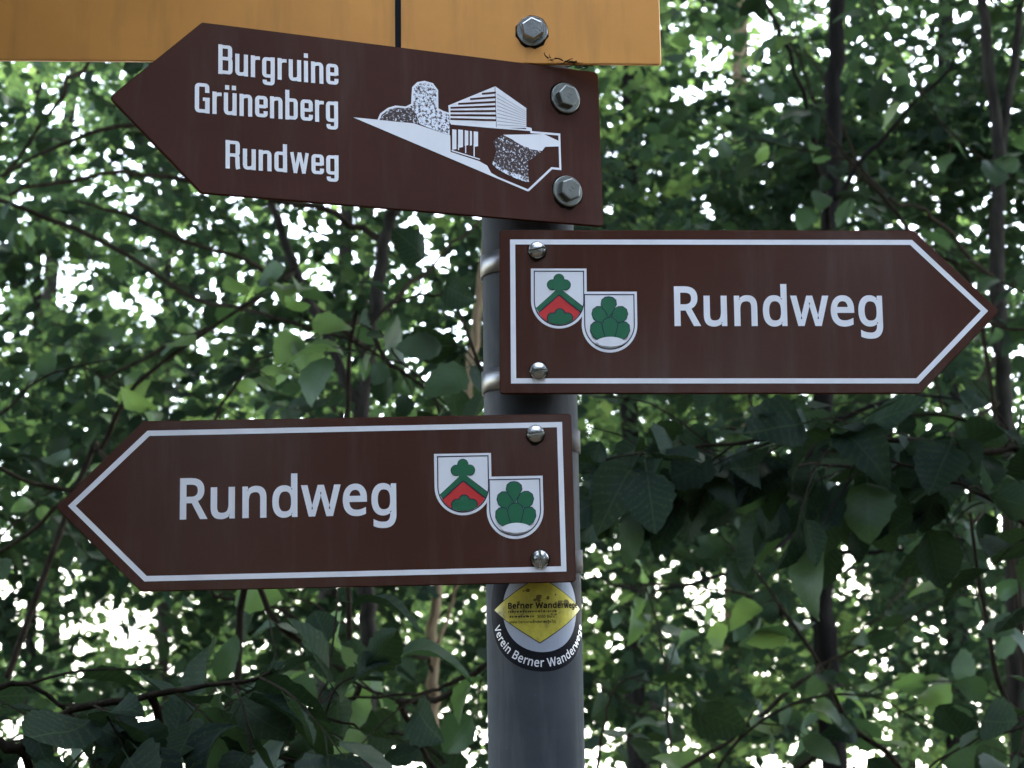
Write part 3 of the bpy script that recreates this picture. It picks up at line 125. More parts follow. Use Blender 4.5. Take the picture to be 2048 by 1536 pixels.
painted('white_film', (.72, .72, .71), (.80, .80, .79), .38, .5, .05, .3, 0, ((.40, .38, .33), .18, .25))
painted('black_film', (.010, .011, .013), (.015, .016, .018), .6, .75, .05, .04)
painted('navy_ink', (.010, .016, .035), (.012, .02, .04), .4, .5, .05, .4)
painted('green_ink', (.013, .115, .048), (.017, .135, .056), .4, .5, .05, .4)
painted('red_ink', (.52, .032, .028), (.60, .038, .034), .4, .5, .05, .4)
painted('pole_paint', (.046, .052, .055), (.074, .080, .082), .66, .8, .3, .0, 0, ((.17, .17, .16), .42, .6))
painted('bracket_metal', (.022, .023, .024), (.04, .04, .042), .6, .75, .1, .05, 0)
painted('steel', (.32, .32, .30), (.52, .52, .49), .18, .30, .06, .5, 1.0, ((.10, .08, .05), .25, .15))
painted('steel_dull', (.17, .18, .16), (.30, .31, .28), .24, .42, .35, .5, 1.0, ((.10, .08, .05), .5, .6))
painted('band_steel', (.10, .10, .10), (.22, .22, .21), .28, .42, .25, .5, 1.0)
painted('brown_edge', (.040, .016, .011), (.050, .020, .013), .6, .7, .1, 0)
painted('silver_film', (.30, .33, .37), (.38, .41, .45), .5, .6, .05, .12, 0)

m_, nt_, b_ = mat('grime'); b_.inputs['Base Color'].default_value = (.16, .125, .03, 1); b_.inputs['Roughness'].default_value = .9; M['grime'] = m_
m_, nt_, b_ = mat('ring_dark'); b_.inputs['Base Color'].default_value = (.014, .011, .008, 1); b_.inputs['Roughness'].default_value = .9; b_.inputs['Specular IOR Level'].default_value = 0; M['ring_dark'] = m_
def speckle(name, cut, scale):
    m, nt, b = mat(name)
    c = ramp(nt, noise(nt, scale, 6, .75), [(cut, (.045, .023, .019)), (cut + .035, (.76, .79, .82))])
    nt.links.new(c, b.inputs['Base Color']); b.inputs['Roughness'].default_value = .42
    M[name] = m
speckle('print_light', .46, 620); speckle('print_dark', .55, 560); speckle('print_mid', .53, 360)

M['band_steel'].node_tree.nodes['Principled BSDF'].inputs['Specular Tint'].default_value = (.25, .25, .25, 1)
def sticker_yellow():
    m, nt, b = mat('sticker_yellow')
    n1 = noise(nt, 60, 6, .75)
    c = ramp(nt, n1, [(.30, (.06, .05, .02)), (.40, (.42, .36, .045)), (.62, (.62, .54, .05))])
    nt.links.new(c, b.inputs['Base Color']); b.inputs['Roughness'].default_value = .45
    M['sticker_yellow'] = m
sticker_yellow()

def leaf_material(name, hues, trans, gloss=.5, tmix=.45, veins=True):
    """A leaf: glossy upper side, light passing through the blade, raised lighter veins, spots."""
    m, nt, b = mat(name)
    out = nt.nodes['Material Output']
    if veins:
        oi = nd(nt, 'ShaderNodeObjectInfo'); rnd = oi.outputs['Random']
    else:
        g = nd(nt, 'ShaderNodeNewGeometry'); rnd = g.outputs['Random Per Island']
    base = ramp(nt, rnd, [(i / (len(hues) - 1), h) for i, h in enumerate(hues)])
    tr = ramp(nt, rnd, [(i / (len(trans) - 1), h) for i, h in enumerate(trans)])
    if veins:
        uv = nd(nt, 'ShaderNodeUVMap'); s = nd(nt, 'ShaderNodeSeparateXYZ'); nt.links.new(uv.outputs[0], s.inputs[0])
        def mth(op, a, bb=None, c=None):
            n = nd(nt, 'ShaderNodeMath', operation=op)
            for i, x in enumerate((a, bb, c)):
                if x is None: continue
                if isinstance(x, (int, float)): n.inputs[i].default_value = x
                else: nt.links.new(x, n.inputs[i])
            return n.outputs[0]
        au = mth('ABSOLUTE', mth('SUBTRACT', s.outputs[0], .5))
        wob = mth('MULTIPLY', noise(nt, 25, 2, .5), .16)
        ph = mth('FRACT', mth('MULTIPLY', mth('ADD', mth('SUBTRACT', s.outputs[1], mth('MULTIPLY', au, .55)), wob), 8.0))
        side = mth('LESS_THAN', mth('ABSOLUTE', mth('SUBTRACT', ph, .5)), .07)
        mid = mth('LESS_THAN', au, .016)
        vein = mth('MAXIMUM', side, mid)
        mixv = nd(nt, 'ShaderNodeMixRGB', blend_type='MIX')
        nt.links.new(mth('MULTIPLY', vein, .16), mixv.inputs[0]); nt.links.new(base, mixv.inputs[1])
        mixv.inputs[2].default_value = (.10, .15, .05, 1)
        sp = ramp(nt, noise(nt, 90, 3, .6), [(.70, (0, 0, 0)), (.74, (1, 1, 1))])
        mixs = nd(nt, 'ShaderNodeMixRGB'); nt.links.new(sp, mixs.inputs[0]); nt.links.new(mixv.outputs[0], mixs.inputs[1])
        mixs.inputs[2].default_value = (.075, .045, .018, 1)
        base = mixs.outputs[0]
        mt = nd(nt, 'ShaderNodeMixRGB', blend_type='MULTIPLY'); nt.links.new(mth('MULTIPLY', vein, .45), mt.inputs[0])
        nt.links.new(tr, mt.inputs[1]); mt.inputs[2].default_value = (.5, .5, .4, 1); tr = mt.outputs[0]
    nt.nodes.remove(b)
    df = nd(nt, 'ShaderNodeBsdfDiffuse'); nt.links.new(base, df.inputs['Color'])
    t = nd(nt, 'ShaderNodeBsdfTranslucent'); nt.links.new(tr, t.inputs['Color'])
    mx = nd(nt, 'ShaderNodeMixShader'); mx.inputs[0].default_value = tmix
    nt.links.new(df.outputs[0], mx.inputs[1]); nt.links.new(t.outputs[0], mx.inputs[2]); last = mx
    if veins:
        gl = nd(nt, 'ShaderNodeBsdfGlossy'); gl.inputs['Roughness'].default_value = gloss; gl.inputs['Color'].default_value = (.9, .95, 1, 1)
        m2 = nd(nt, 'ShaderNodeMixShader'); m2.inputs[0].default_value = .003 if name == 'leaf_shaded' else .012
        nt.links.new(mx.outputs[0], m2.inputs[1]); nt.links.new(gl.outputs[0], m2.inputs[2]); last = m2
        bn = nd(nt, 'ShaderNodeBump'); bn.inputs['Strength'].default_value = .25; bn.inputs['Distance'].default_value = .001
        nt.links.new(ph, bn.inputs['Height']); nt.links.new(bn.outputs[0], gl.inputs['Normal']); nt.links.new(bn.outputs[0], df.inputs['Normal'])
    nt.links.new(last.outputs[0], out.inputs['Surface'])
    M[name] = m
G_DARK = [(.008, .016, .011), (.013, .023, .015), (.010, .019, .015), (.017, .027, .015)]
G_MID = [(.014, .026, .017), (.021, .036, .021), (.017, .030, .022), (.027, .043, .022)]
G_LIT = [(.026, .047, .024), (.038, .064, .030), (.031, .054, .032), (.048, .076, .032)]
leaf_material('leaf_shaded', [(.008, .015, .011), (.012, .021, .014), (.010, .018, .014), (.015, .025, .014)], [(.007, .016, .006), (.012, .025, .008), (.014, .028, .008)], .42, .25)  # deep thicket shade is put into this darker leaf colour
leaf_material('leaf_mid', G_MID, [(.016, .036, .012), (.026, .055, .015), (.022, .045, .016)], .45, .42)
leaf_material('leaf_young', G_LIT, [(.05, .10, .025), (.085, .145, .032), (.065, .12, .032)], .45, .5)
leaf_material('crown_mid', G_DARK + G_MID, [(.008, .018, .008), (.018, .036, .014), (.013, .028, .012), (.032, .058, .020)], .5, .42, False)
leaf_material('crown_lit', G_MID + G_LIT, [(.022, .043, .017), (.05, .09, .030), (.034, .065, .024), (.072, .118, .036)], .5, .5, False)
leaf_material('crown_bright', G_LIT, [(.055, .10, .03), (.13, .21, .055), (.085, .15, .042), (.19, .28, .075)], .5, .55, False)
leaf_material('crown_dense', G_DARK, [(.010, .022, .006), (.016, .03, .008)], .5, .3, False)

def bark(name, lo, hi, scale=40):
    m, nt, b = mat(name)
    tc = nd(nt, 'ShaderNodeTexCoord'); mp = nd(nt, 'ShaderNodeMapping'); mp.inputs['Scale'].default_value = (1, 1, .22)
    n = nd(nt, 'ShaderNodeTexNoise'); n.inputs['Scale'].default_value = scale; n.inputs['Detail'].default_value = 7; n.inputs['Roughness'].default_value = .65
    nt.links.new(tc.outputs['Object'], mp.inputs[0]); nt.links.new(mp.outputs[0], n.inputs['Vector'])
    nt.links.new(ramp(nt, n.outputs['Fac'], [(.3, lo), (.7, hi)]), b.inputs['Base Color'])
    b.inputs['Roughness'].default_value = .9; b.inputs['Specular IOR Level'].default_value = 0
    bump(nt, b, n.outputs['Fac'], .7, .01)
    M[name] = m
bark('bark_grey', (.008, .008, .007), (.030, .028, .024))
bark('bark_dark', (.005, .005, .005), (.014, .013, .012))
bark('bark_tan', (.07, .053, .033), (.20, .155, .10))
bark('bark_twig', (.011, .010, .0075), (.032, .027, .020), 90)
def ground_mat():
    m, nt, b = mat('forest_floor')
    nt.links.new(ramp(nt, noise(nt, 3, 8, .7), [(.3, (.03, .022, .013)), (.6, (.075, .055, .03)), (.8, (.05, .06, .025))]), b.inputs['Base Color'])
    b.inputs['Roughness'].default_value = .95; bump(nt, b, noise(nt, 18, 6, .7), .6, .05)
    M['forest_floor'] = m
ground_mat()

# ---------------------------------------------------------------- mesh helpers
def link(o, parent=None):
    COL.objects.link(o)
    if parent is not None: o.parent = parent
    return o
def mesh_obj(name, verts, faces, m, parent=None, smooth=False):
    me = bpy.data.meshes.new(name); me.from_pydata(verts, [], faces); me.materials.append(M[m])
    if smooth: me.polygons.foreach_set('use_smooth', [True] * len(me.polygons))
    return link(bpy.data.objects.new(name, me), parent)
def bm_obj(name, bm, m, parent=None, smooth=False):
    bmesh.ops.recalc_face_normals(bm, faces=bm.faces[:])
    me = bpy.data.meshes.new(name); bm.to_mesh(me); bm.free(); me.materials.append(M[m])
    if smooth: me.polygons.foreach_set('use_smooth', [True] * len(me.polygons))
    return link(bpy.data.objects.new(name, me), parent)
def thing(name, label, cat, loc=(0, 0, 0), group=None, kind=None):
    o = bpy.data.objects.new(name, None); o.empty_display_size = .05; link(o); o.location = loc
    tag(o, label, cat, group, kind); return o
def tag(o, label=None, cat=None, group=None, kind=None):
    for k, v in (('label', label), ('category', cat), ('group', group), ('kind', kind)):
        if v: o[k] = v
    return o

def fill(contours):
    """Triangles of a flat outline with holes -> verts2d, faces."""
    vs_, ed = [], []
    for c in contours:
        n0 = len(vs_); vs_ += [Vector((p[0], p[1])) for p in c]
        ed += [(n0 + i, n0 + (i + 1) % len(c)) for i in range(len(c))]
    r = delaunay_2d_cdt(vs_, ed, [], 0, 1e-7)
    pv = [(v.x, v.y) for v in r[0]]
    def inside(x, y):                     # even-odd rule, so that counters stay open
        k = 0
        for c in contours:
            for i in range(len(c)):
                a, b = c[i - 1], c[i]
                if (a[1] > y) != (b[1] > y) and x < a[0] + (y - a[1]) * (b[0] - a[0]) / (b[1] - a[1]): k ^= 1
        return k
    return pv, [tuple(f) for f in r[2] if inside(sum(pv[i][0] for i in f) / len(f), sum(pv[i][1] for i in f) / len(f))]
class Print:
    """Flat print on a sign: pieces in the board's plane (x along, z up, front is -y)."""
    def __init__(s): s.v = []; s.f = []; s.k = 0
    def poly(s, contours, lift):
        if not isinstance(contours[0][0], (list, tuple)): contours = [contours]
        pv, pf = fill(contours); n = len(s.v); s.k += 1
        y = -lift - s.k * 2e-6
        s.v += [(p[0], y, p[1]) for p in pv]
        for f in pf:
            a, b, c = (pv[i] for i in f)
            ar = (b[0] - a[0]) * (c[1] - a[1]) - (b[1] - a[1]) * (c[0] - a[0])
            s.f.append(tuple(n + i for i in (f if ar > 0 else f[::-1])))
        return s
    def obj(s, name, m, parent): return mesh_obj(name, s.v, s.f, m, parent)
def circle(cx, cy, rx, ry=None, n=28, a0=0, a1=2 * math.pi):
    ry = ry or rx
    full = abs(a1 - a0) > 6.28
    return [(cx + rx * math.cos(a0 + (a1 - a0) * i / (n if full else n - 1)), cy + ry * math.sin(a0 + (a1 - a0) * i / (n if full else n - 1))) for i in range(n)]
def ribbon(pts, wx, wy=None, closed=False):
    """Outline of a pen stroke along pts with half widths wx, wy."""
    wy = wy or wx; P = [Vector((p[0], p[1])) for p in pts]; n = len(P); L, R = [], []
    for i in range(n):
        a = P[i - 1] if (i or closed) else P[i]; b = P[(i + 1) % n] if (i < n - 1 or closed) else P[i]
        d1 = (P[i] - a); d2 = (b - P[i])
        d1 = d1.normalized() if d1.length > 1e-9 else d2.normalized(); d2 = d2.normalized() if d2.length > 1e-9 else d1
        t = (d1 + d2).normalized(); nn = Vector((-t.y, t.x)); k = 1 / max(.45, nn.dot(Vector((-d1.y, d1.x))))
        o = Vector((nn.x * wx, nn.y * wy)) * k
        L.append(P[i] + o); R.append(P[i] - o)
    if closed: return [[tuple(p) for p in L], [tuple(p) for p in R]]
    return [tuple(p) for p in L] + [tuple(p) for p in reversed(R)]
def smooth2(pts, it=2):
    for _ in range(it):
        q = [pts[0]]
        for a, b in zip(pts[:-1], pts[1:]):
            q.append((a[0] * .75 + b[0] * .25, a[1] * .75 + b[1] * .25)); q.append((a[0] * .25 + b[0] * .75, a[1] * .25 + b[1] * .75))
        pts = q + [pts[-1]]
    return pts
def round_poly(pts, r, n=5):
    out = []
    P = [Vector(p) for p in pts]
    for i, p in enumerate(P):
        a = (P[i - 1] - p).normalized(); b = (P[(i + 1) % len(P)] - p).normalized()
        ang = a.angle(b); d = r / math.tan(ang / 2)
        s, e = p + a * d, p + b * d; c = p + (a + b).normalized() * (r / math.sin(ang / 2))
        for k in range(n):
            t = k / (n - 1); v = (s * (1 - t) + e * t) - c
            out.append(tuple(c + v.normalized() * r))
    return out
def plate(pts, y0, y1, ch=.0006):
    """Sheet with the outline pts (x, z), front at y0, back at y1, chamfered edge."""
    bm = bmesh.new(); n = len(pts); c = Vector((sum(p[0] for p in pts) / n, sum(p[1] for p in pts) / n))
    cc = ribbon(pts, ch, ch, True)
    inner = cc[0] if abs(area(cc[0])) < abs(area(cc[1])) else cc[1]
    rings = [[bm.verts.new((p[0], y0, p[1])) for p in inner], [bm.verts.new((p[0], y0 + ch, p[1])) for p in pts],
             [bm.verts.new((p[0], y1 - ch, p[1])) for p in pts], [bm.verts.new((p[0], y1, p[1])) for p in inner]]
    for A, B in zip(rings[:-1], rings[1:]):
        for i in range(n): bm.faces.new((A[i], A[(i + 1) % n], B[(i + 1) % n], B[i]))
    bm.faces.new(rings[0]); bm.faces.new(rings[-1][::-1])
    return bm
def two_faced(o, edge='brown_edge'):
    o.data.materials.append(M[edge])
    for p in o.data.polygons:
        if p.normal.y > -.95: p.material_index = 1
    return o
def area(p): return .5 * sum(p[i - 1][0] * p[i][1] - p[i][0] * p[i - 1][1] for i in range(len(p)))
def lathe(prof, seg=32, axis_y=True):
    """Turned part about the local y axis; prof = (radius, y)."""
    bm = bmesh.new(); rings = []
    for r, y in prof:
        rings.append([bm.verts.new((r * math.cos(2 * math.pi * i / seg), y, r * math.sin(2 * math.pi * i / seg))) for i in range(seg)] if r > 1e-7 else [bm.verts.new((0, y, 0))])
    for A, B in zip(rings[:-1], rings[1:]):
        for i in range(seg):
            j = (i + 1) % seg
            if len(A) == 1 and len(B) == 1: continue
            if len(A) == 1: bm.faces.new((A[0], B[j], B[i]))
            elif len(B) == 1: bm.faces.new((A[i], A[j], B[0]))
            else: bm.faces.new((A[i], A[j], B[j], B[i]))
    return bm
def box_bm(x0, x1, y0, y1, z0, z1, bev=0):
    bm = bmesh.new(); bmesh.ops.create_cube(bm, size=1)
    for v in bm.verts: v.co = ((x0 + x1) / 2 + v.co.x * (x1 - x0), (y0 + y1) / 2 + v.co.y * (y1 - y0), (z0 + z1) / 2 + v.co.z * (z1 - z0))
    if bev: bmesh.ops.bevel(bm, geom=bm.edges[:], offset=bev, segments=2, profile=.5, affect='EDGES')
    return bm

# ---------------------------------------------------------------- lettering
CAP = .573
def offset_contour(c, d):
    """Thicken a glyph outline: push every point along its normal."""
    n = len(c); s = 1 if area(c) > 0 else -1; out = []
    for i in range(n):
        a, p, b = Vector(c[i - 1]), Vector(c[i]), Vector(c[(i + 1) % n])
        d1, d2 = (p - a).normalized(), (b - p).normalized()
        n1, n2 = Vector((d1.y, -d1.x)), Vector((d2.y, -d2.x)); t = (n1 + n2)
        t = t.normalized() if t.length > 1e-6 else n1
        k = 1 / max(.5, t.dot(n1)); out.append((p.x + t.x * k * d, p.y + t.y * k * d))
    return out
def humanist(text, weight=.018, track=0.0):
    """Glyph outlines of a humanist sans, in units where the cap height is 1; returns per letter contours and the width."""
    x, letters = 0, []
    for ch in text:
        if ch == ' ': x += .26 / CAP; continue
        adv, cs = GLYPH[ch]
        # outer outlines and holes run in opposite directions: the sign of the area tells the ink side
        outer = max(cs, key=lambda c: abs(area(c))); sgn = 1 if area(outer) > 0 else -1
        letters.append([[(x + p[0] / CAP, p[1] / CAP) for p in offset_contour(c, weight * sgn)] for c in cs])
        x += (adv + weight * 1.2 + track) / CAP
    xs = [p[0] for l in letters for c in l for p in c]; mn = min(xs)
    return [[[(p[0] - mn, p[1]) for p in c] for c in l] for l in letters], max(xs) - mn
def condensed(text):
    """Bold narrow grotesque drawn with pen strokes; cap height 1. Returns per letter stroke outlines and the width."""
    wx, wy = .078, .058; a, b = .085, .405; t, q = .668, .07
    arc = smooth2
    def bowl(x0, x1): return [(x0, .37), (x0, .58), (x0 + .05, t), (x1 - .05, t), (x1, .58), (x1, .16), (x1 - .05, q), (x0 + .05, q), (x0, .16), (x0, .37)]
    G = {
     'n': (.51, [[(a, 0), (a, .74)], arc([(a, .5), (a + .01, .63), (.25, t + .01), (b, t), (b, .40), (b, .38), (b, 0)])]),
     'u': (.51, [[(b, 0), (b, .74)], arc([(b, .24), (b - .01, .11), (.26, q - .01), (a, q), (a, .34), (a, .36), (a, .74)])]),
     'r': (.35, [[(a, 0), (a, .74)], arc([(a, .44), (a + .01, .63), (.24, t), (.35, t - .005)])]),
     'i': (.20, [[(a, 0), (a, .74)], [(a, .84), (a, 1.0)]]),
     'e': (.49, [arc([(b, .34), (b, .44), (b, t), (.25, t), (a, t), (a, .42), (a, .32), (a, q), (.25, q), (b, q), (b, .22)]), [(a + .03, .372), (b + .01, .372)]]),
     'g': (.51, [arc([(b, .4), (b, t), (.24, t), (a, t), (a, .42), (a, .32), (a, .09), (.24, .09), (b, .09), (b, .36)]), arc([(b, .74), (b, .3), (b, -.05), (b - .02, -.165), (.26, -.165), (a + .02, -.165), (a + .02, -.05)])]),
     'd': (.51, [arc([(b, .4), (b, t), (.24, t), (a, t), (a, .42), (a, .32), (a, q), (.24, q), (b, q), (b, .34)]), [(b, 0), (b, 1)]]),
     'b': (.51, [arc([(a, .4), (a, t), (.27, t), (b, t), (b, .42), (b, .32), (b, q), (.27, q), (a, q), (a, .34)]), [(a, 0), (a, 1)]]),
     'B': (.55, [[(a, 0), (a, 1)], arc([(a, .93), (.32, .93), (.44, .93), (.44, .74), (.44, .55), (.32, .535), (a, .535)]), arc([(a, .535), (.33, .535), (.455, .535), (.455, .3), (.455, .07), (.33, .07), (a, .07)])]),
     'R': (.56, [[(a, 0), (a, 1)], arc([(a, .93), (.32, .93), (.45, .93), (.45, .72), (.45, .5), (.32, .485), (a, .485)]), arc([(.27, .485), (.44, .47), (.44, .3), (.45, .06), (.475, 0)])]),
     'G': (.57, [arc([(.46, .68), (.46, .78), (.45, .93), (.28, .93), (a, .93), (a, .72), (a, .3), (a, .07), (.28, .07), (.46, .07), (.46, .24), (.46, .44)]), [(.30, .46), (.55, .46)], [(.47, .46), (.47, 0)]]),
     'w': (.74, [[(.08, .74), (.21, 0)], [(.21, 0), (.37, .74)], [(.37, .74), (.53, 0)], [(.53, 0), (.66, .74)]]),
    }
    G['ü'] = (.51, G['u'][1] + [[(.13, .84), (.13, .99)], [(.38, .84), (.38, .99)]])
    x, letters = 0, []
    for ch in text:
        w, ss = G[ch]
        pw = .064 if ch == 'w' else wx
        letters.append([[(x + p[0], p[1]) for p in ribbon(s, pw, wy)] for s in ss]); x += w + .072
    return letters, x - .072

# ---------------------------------------------------------------- ground
def gz(x, y):
    d = max(0.0, y - 2.2)
    return -.26 * d * min(1.0, d / 4 + .25) - .02 * max(0, abs(x) - 3) + .05 * math.sin(x * 1.3) * math.cos(y * 1.1)
def build_ground():
    xs = [-44, -30, -20] + [i * 1.0 for i in range(-12, 13)] + [20, 30, 44]
    ys = [-44, -30, -20] + [i * 1.0 for i in range(-12, 25)] + [30, 38, 46]
    v = [(x, y, gz(x, y)) for y in ys for x in xs]; n = len(xs)
    f = [(j * n + i, j * n + i + 1, (j + 1) * n + i + 1, (j + 1) * n + i) for j in range(len(ys) - 1) for i in range(n - 1)]
    o = mesh_obj('ground', v, f, 'forest_floor', smooth=True)
    tag(o, 'leaf-strewn forest floor sloping away behind the signpost', None, None, 'structure')
build_ground()

# ---------------------------------------------------------------- signpost
PR = .03015
WR = random.Random(4)
def build_post():
    t = thing('signpost', 'round dark grey metal pole carrying the four direction signs', 'signpost', (POLE_X, 0, gz(POLE_X, 0)))
    z0 = -.3 - t.location.z; bm = bmesh.new(); seg = 64; zs = [z0, 1.0, 1.5, 1.8, 2.10, 2.147, 2.15]
    rings = [[bm.verts.new(((PR - (.003 if k == len(zs) - 1 else 0)) * math.cos(2 * math.pi * i / seg), (PR - (.003 if k == len(zs) - 1 else 0)) * math.sin(2 * math.pi * i / seg), z)) for i in range(seg)] for k, z in enumerate(zs)]
    for A, B in zip(rings[:-1], rings[1:]):
        for i in range(seg): bm.faces.new((A[i], A[(i + 1) % seg], B[(i + 1) % seg], B[i]))
    bm.faces.new(rings[-1])
    bm_obj('pole', bm, 'pole_paint', t, True)
    # round sticker bent round the pole: flat drawing (u along the girth, v up) wrapped onto the surface
    cz = STICKER[1] - t.location.z; cu = STICKER[0]
    st = None
    def wrap(name, contours_list, lift, m, parent, cut=True):
        V, Fc = [], []
        for k, cs in enumerate(contours_list):
            if not isinstance(cs[0][0], (list, tuple)): cs = [cs]
            pv, pf = fill(cs)
            # split into narrow strips so that it follows the curve
            bm = bmesh.new(); bv = [bm.verts.new((p[0], p[1], 0)) for p in pv]
            for f in pf:
                try: bm.faces.new([bv[i] for i in f])
                except ValueError: pass
            us = [p[0] for p in pv]
            if max(us) - min(us) > .006:
                for uu in np.arange(min(us) + .003, max(us), .003):
                    bmesh.ops.bisect_plane(bm, geom=bm.verts[:] + bm.edges[:] + bm.faces[:], plane_co=(uu, 0, 0), plane_no=(1, 0, 0))
            bm.verts.index_update(); n = len(V); R = PR + lift + k * 2e-6
            for v in bm.verts:
                an = (cu + v.co.x) / PR; V.append((R * math.sin(an), -R * math.cos(an), cz + v.co.y))
            for f in bm.faces: Fc.append([n + v.index for v in f.verts])
            bm.free()
        me = bpy.data.meshes.new(name); me.from_pydata(V, [], Fc); me.materials.append(M[m])
        bm = bmesh.new(); bm.from_mesh(me); bmesh.ops.recalc_face_normals(bm, faces=bm.faces[:])
        for f in bm.faces:
            c = f.calc_center_median()
            if f.normal.dot(Vector((c.x, c.y, 0))) < 0: f.normal_flip()
        bm.to_mesh(me); bm.free()
        return link(bpy.data.objects.new(name, me), parent)
    RO, RI = .0376, .0259
    ring = wrap('sticker', [circle(0, 0, RO, n=72)], .00015, 'black_film', t)
    tag(ring, 'round black sticker with a silver centre and yellow diamond')
    wrap('silver_disc', [circle(0, 0, RI, n=64)], .0003, 'silver_film', ring)
    wrap('diamond_edge', [[(-.0338, 0), (-.002, -.0207), (.0312, 0), (-.002, .0207)]], .00045, 'black_film', ring)
    wrap('yellow_diamond', [[(-.033, 0), (-.002, -.0201), (.0304, 0), (-.002, .0201)]], .0006, 'sticker_yellow', ring)
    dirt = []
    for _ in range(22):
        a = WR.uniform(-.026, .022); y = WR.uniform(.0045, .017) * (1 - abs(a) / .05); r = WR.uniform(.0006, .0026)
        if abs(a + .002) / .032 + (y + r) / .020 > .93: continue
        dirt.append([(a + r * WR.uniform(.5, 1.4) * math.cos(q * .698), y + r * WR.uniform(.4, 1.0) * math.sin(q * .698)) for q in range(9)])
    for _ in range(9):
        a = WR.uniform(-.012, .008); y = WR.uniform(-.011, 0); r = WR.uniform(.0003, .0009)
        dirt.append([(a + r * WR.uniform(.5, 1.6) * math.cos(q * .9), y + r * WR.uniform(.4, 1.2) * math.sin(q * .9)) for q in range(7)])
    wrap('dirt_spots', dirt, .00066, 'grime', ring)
    # lettering along the lower half of the ring
    text = 'Verein Berner Wanderwege'
    letters, w = humanist(text, .014); h = .0050; hx = .0043; rb = RO - .0029; xw = min(p[0] for c in letters[12] for p in c)
    gl = []
    for l in letters:
        mx_ = sum(p[0] for c in l for p in c) / sum(len(c) for c in l)
        an0 = -math.pi / 2 + rad(4) + (mx_ - xw) * hx / (rb - h * .5)
        if an0 > rad(10): continue
        dx = Vector((-math.sin(an0), math.cos(an0))); up_ = Vector((-math.cos(an0), -math.sin(an0)))
        o = Vector((math.cos(an0), math.sin(an0))) * rb
        gl.append([[tuple(o + dx * ((p[0] - mx_) * hx) + up_ * (p[1] * h)) for p in c] for c in l])
    wrap('ring_lettering', gl, .00075, 'white_film', ring)
    gl = []
    for text, hh, x0, y0 in (('Berner Wanderwege', .0033, -.0215, .0008), ('3000 Bern', .0016, -.0035, -.0052), ('www.bernerwanderwege.ch', .0015, -.0205, -.0082)):
        letters, w = humanist(text, .03 if hh > .002 else .012)
        gl += [[[(x0 + p[0] * hh, y0 + p[1] * hh) for p in c] for c in l] for l in letters]
    for y0, x0, x1 in ((-.0018, -.0215, .008), (-.0048, -.0205, -.0055)):      # worn, unreadable small print
        x = x0
        while x < x1:
            w_ = WR.uniform(.0004, .0012); gl.append([[(x, y0), (x + w_, y0), (x + w_, y0 + .0011), (x, y0 + .0009)]]); x += w_ + WR.uniform(.0003, .0008)
    wrap('diamond_lettering', gl, .00078, 'black_film', ring)
build_post()

# ---------------------------------------------------------------- signs
def sign_root(key, name, label, cat='direction sign'):
    s = SIGN[key]; t = thing(name, label, cat)
    t.matrix_world = Matrix.Translation(s['o']) @ Matrix.Rotation(s['yaw'], 4, 'Z') @ Matrix.Rotation(-s['tilt'], 4, 'Y')
    return t
def arrow(L, H, tip, sgn): return [(0, -H / 2), (0, H / 2), (sgn * L, H / 2), (sgn * (L + tip), 0), (sgn * L, -H / 2)]
def place(o, x, z, y=0, spin=0):
    o.matrix_local = Matrix.Translation((x, y, z)) @ Matrix.Rotation(spin, 4, 'Y'); return o
def hex_bolt(parent, x, z, spin, m='steel_dull'):
    rim_mark(parent, x, z, .0103, int(z * 1e4) + 7)
    w = place(bm_obj('washer', lathe([(.0034, -.0001), (.0096, -.0001), (.0101, -.0006), (.0101, -.0013), (.0096, -.0018), (.0034, -.0018)], 40), m, parent), x, z)
    bm = bmesh.new(); R = .0075; prof = [(R, -.0016), (R, -.0066)]
    rings = [[bm.verts.new((r * math.cos(math.pi / 3 * i), y, r * math.sin(math.pi / 3 * i))) for i in range(6)] for r, y in prof]
    for A, B in zip(rings[:-1], rings[1:]):
        for i in range(6): bm.faces.new((A[i], A[(i + 1) % 6], B[(i + 1) % 6], B[i]))
    top = bm.faces.new(rings[-1])
    bmesh.ops.bevel(bm, geom=list(top.verts) + list(top.edges), offset=.0009, segments=2, profile=.6, affect='EDGES')
    b = place(bm_obj('bolt', bm, m, parent), x, z, 0, spin)
    # stamped mark on the head
    bm = bmesh.new()
    for k in (-1, 1):
        r = bmesh.ops.create_cube(bm, size=1)
        for v in r['verts']: v.co = (v.co.x * .0026 + k * .0004, v.co.y * .0003 - .0067, v.co.z * .0005 + k * .0013)
    bm_obj('head_mark', bm, m, b)
def rim_mark(parent, x, z, r, seed):
    """Irregular dark ring round a fixing, pulled down along its lower edge."""
    rg = random.Random(seed); pts = []
    for k in range(22):
        a = 2 * math.pi * k / 22; rr = r * rg.uniform(.98, 1.12); dz = min(0, math.sin(a)) * rg.uniform(0, .0016)
        pts.append((x + rr * math.cos(a), z + rr * math.sin(a) + dz))
    Print().poly(pts, .00006).obj('dark_ring', 'ring_dark', parent)
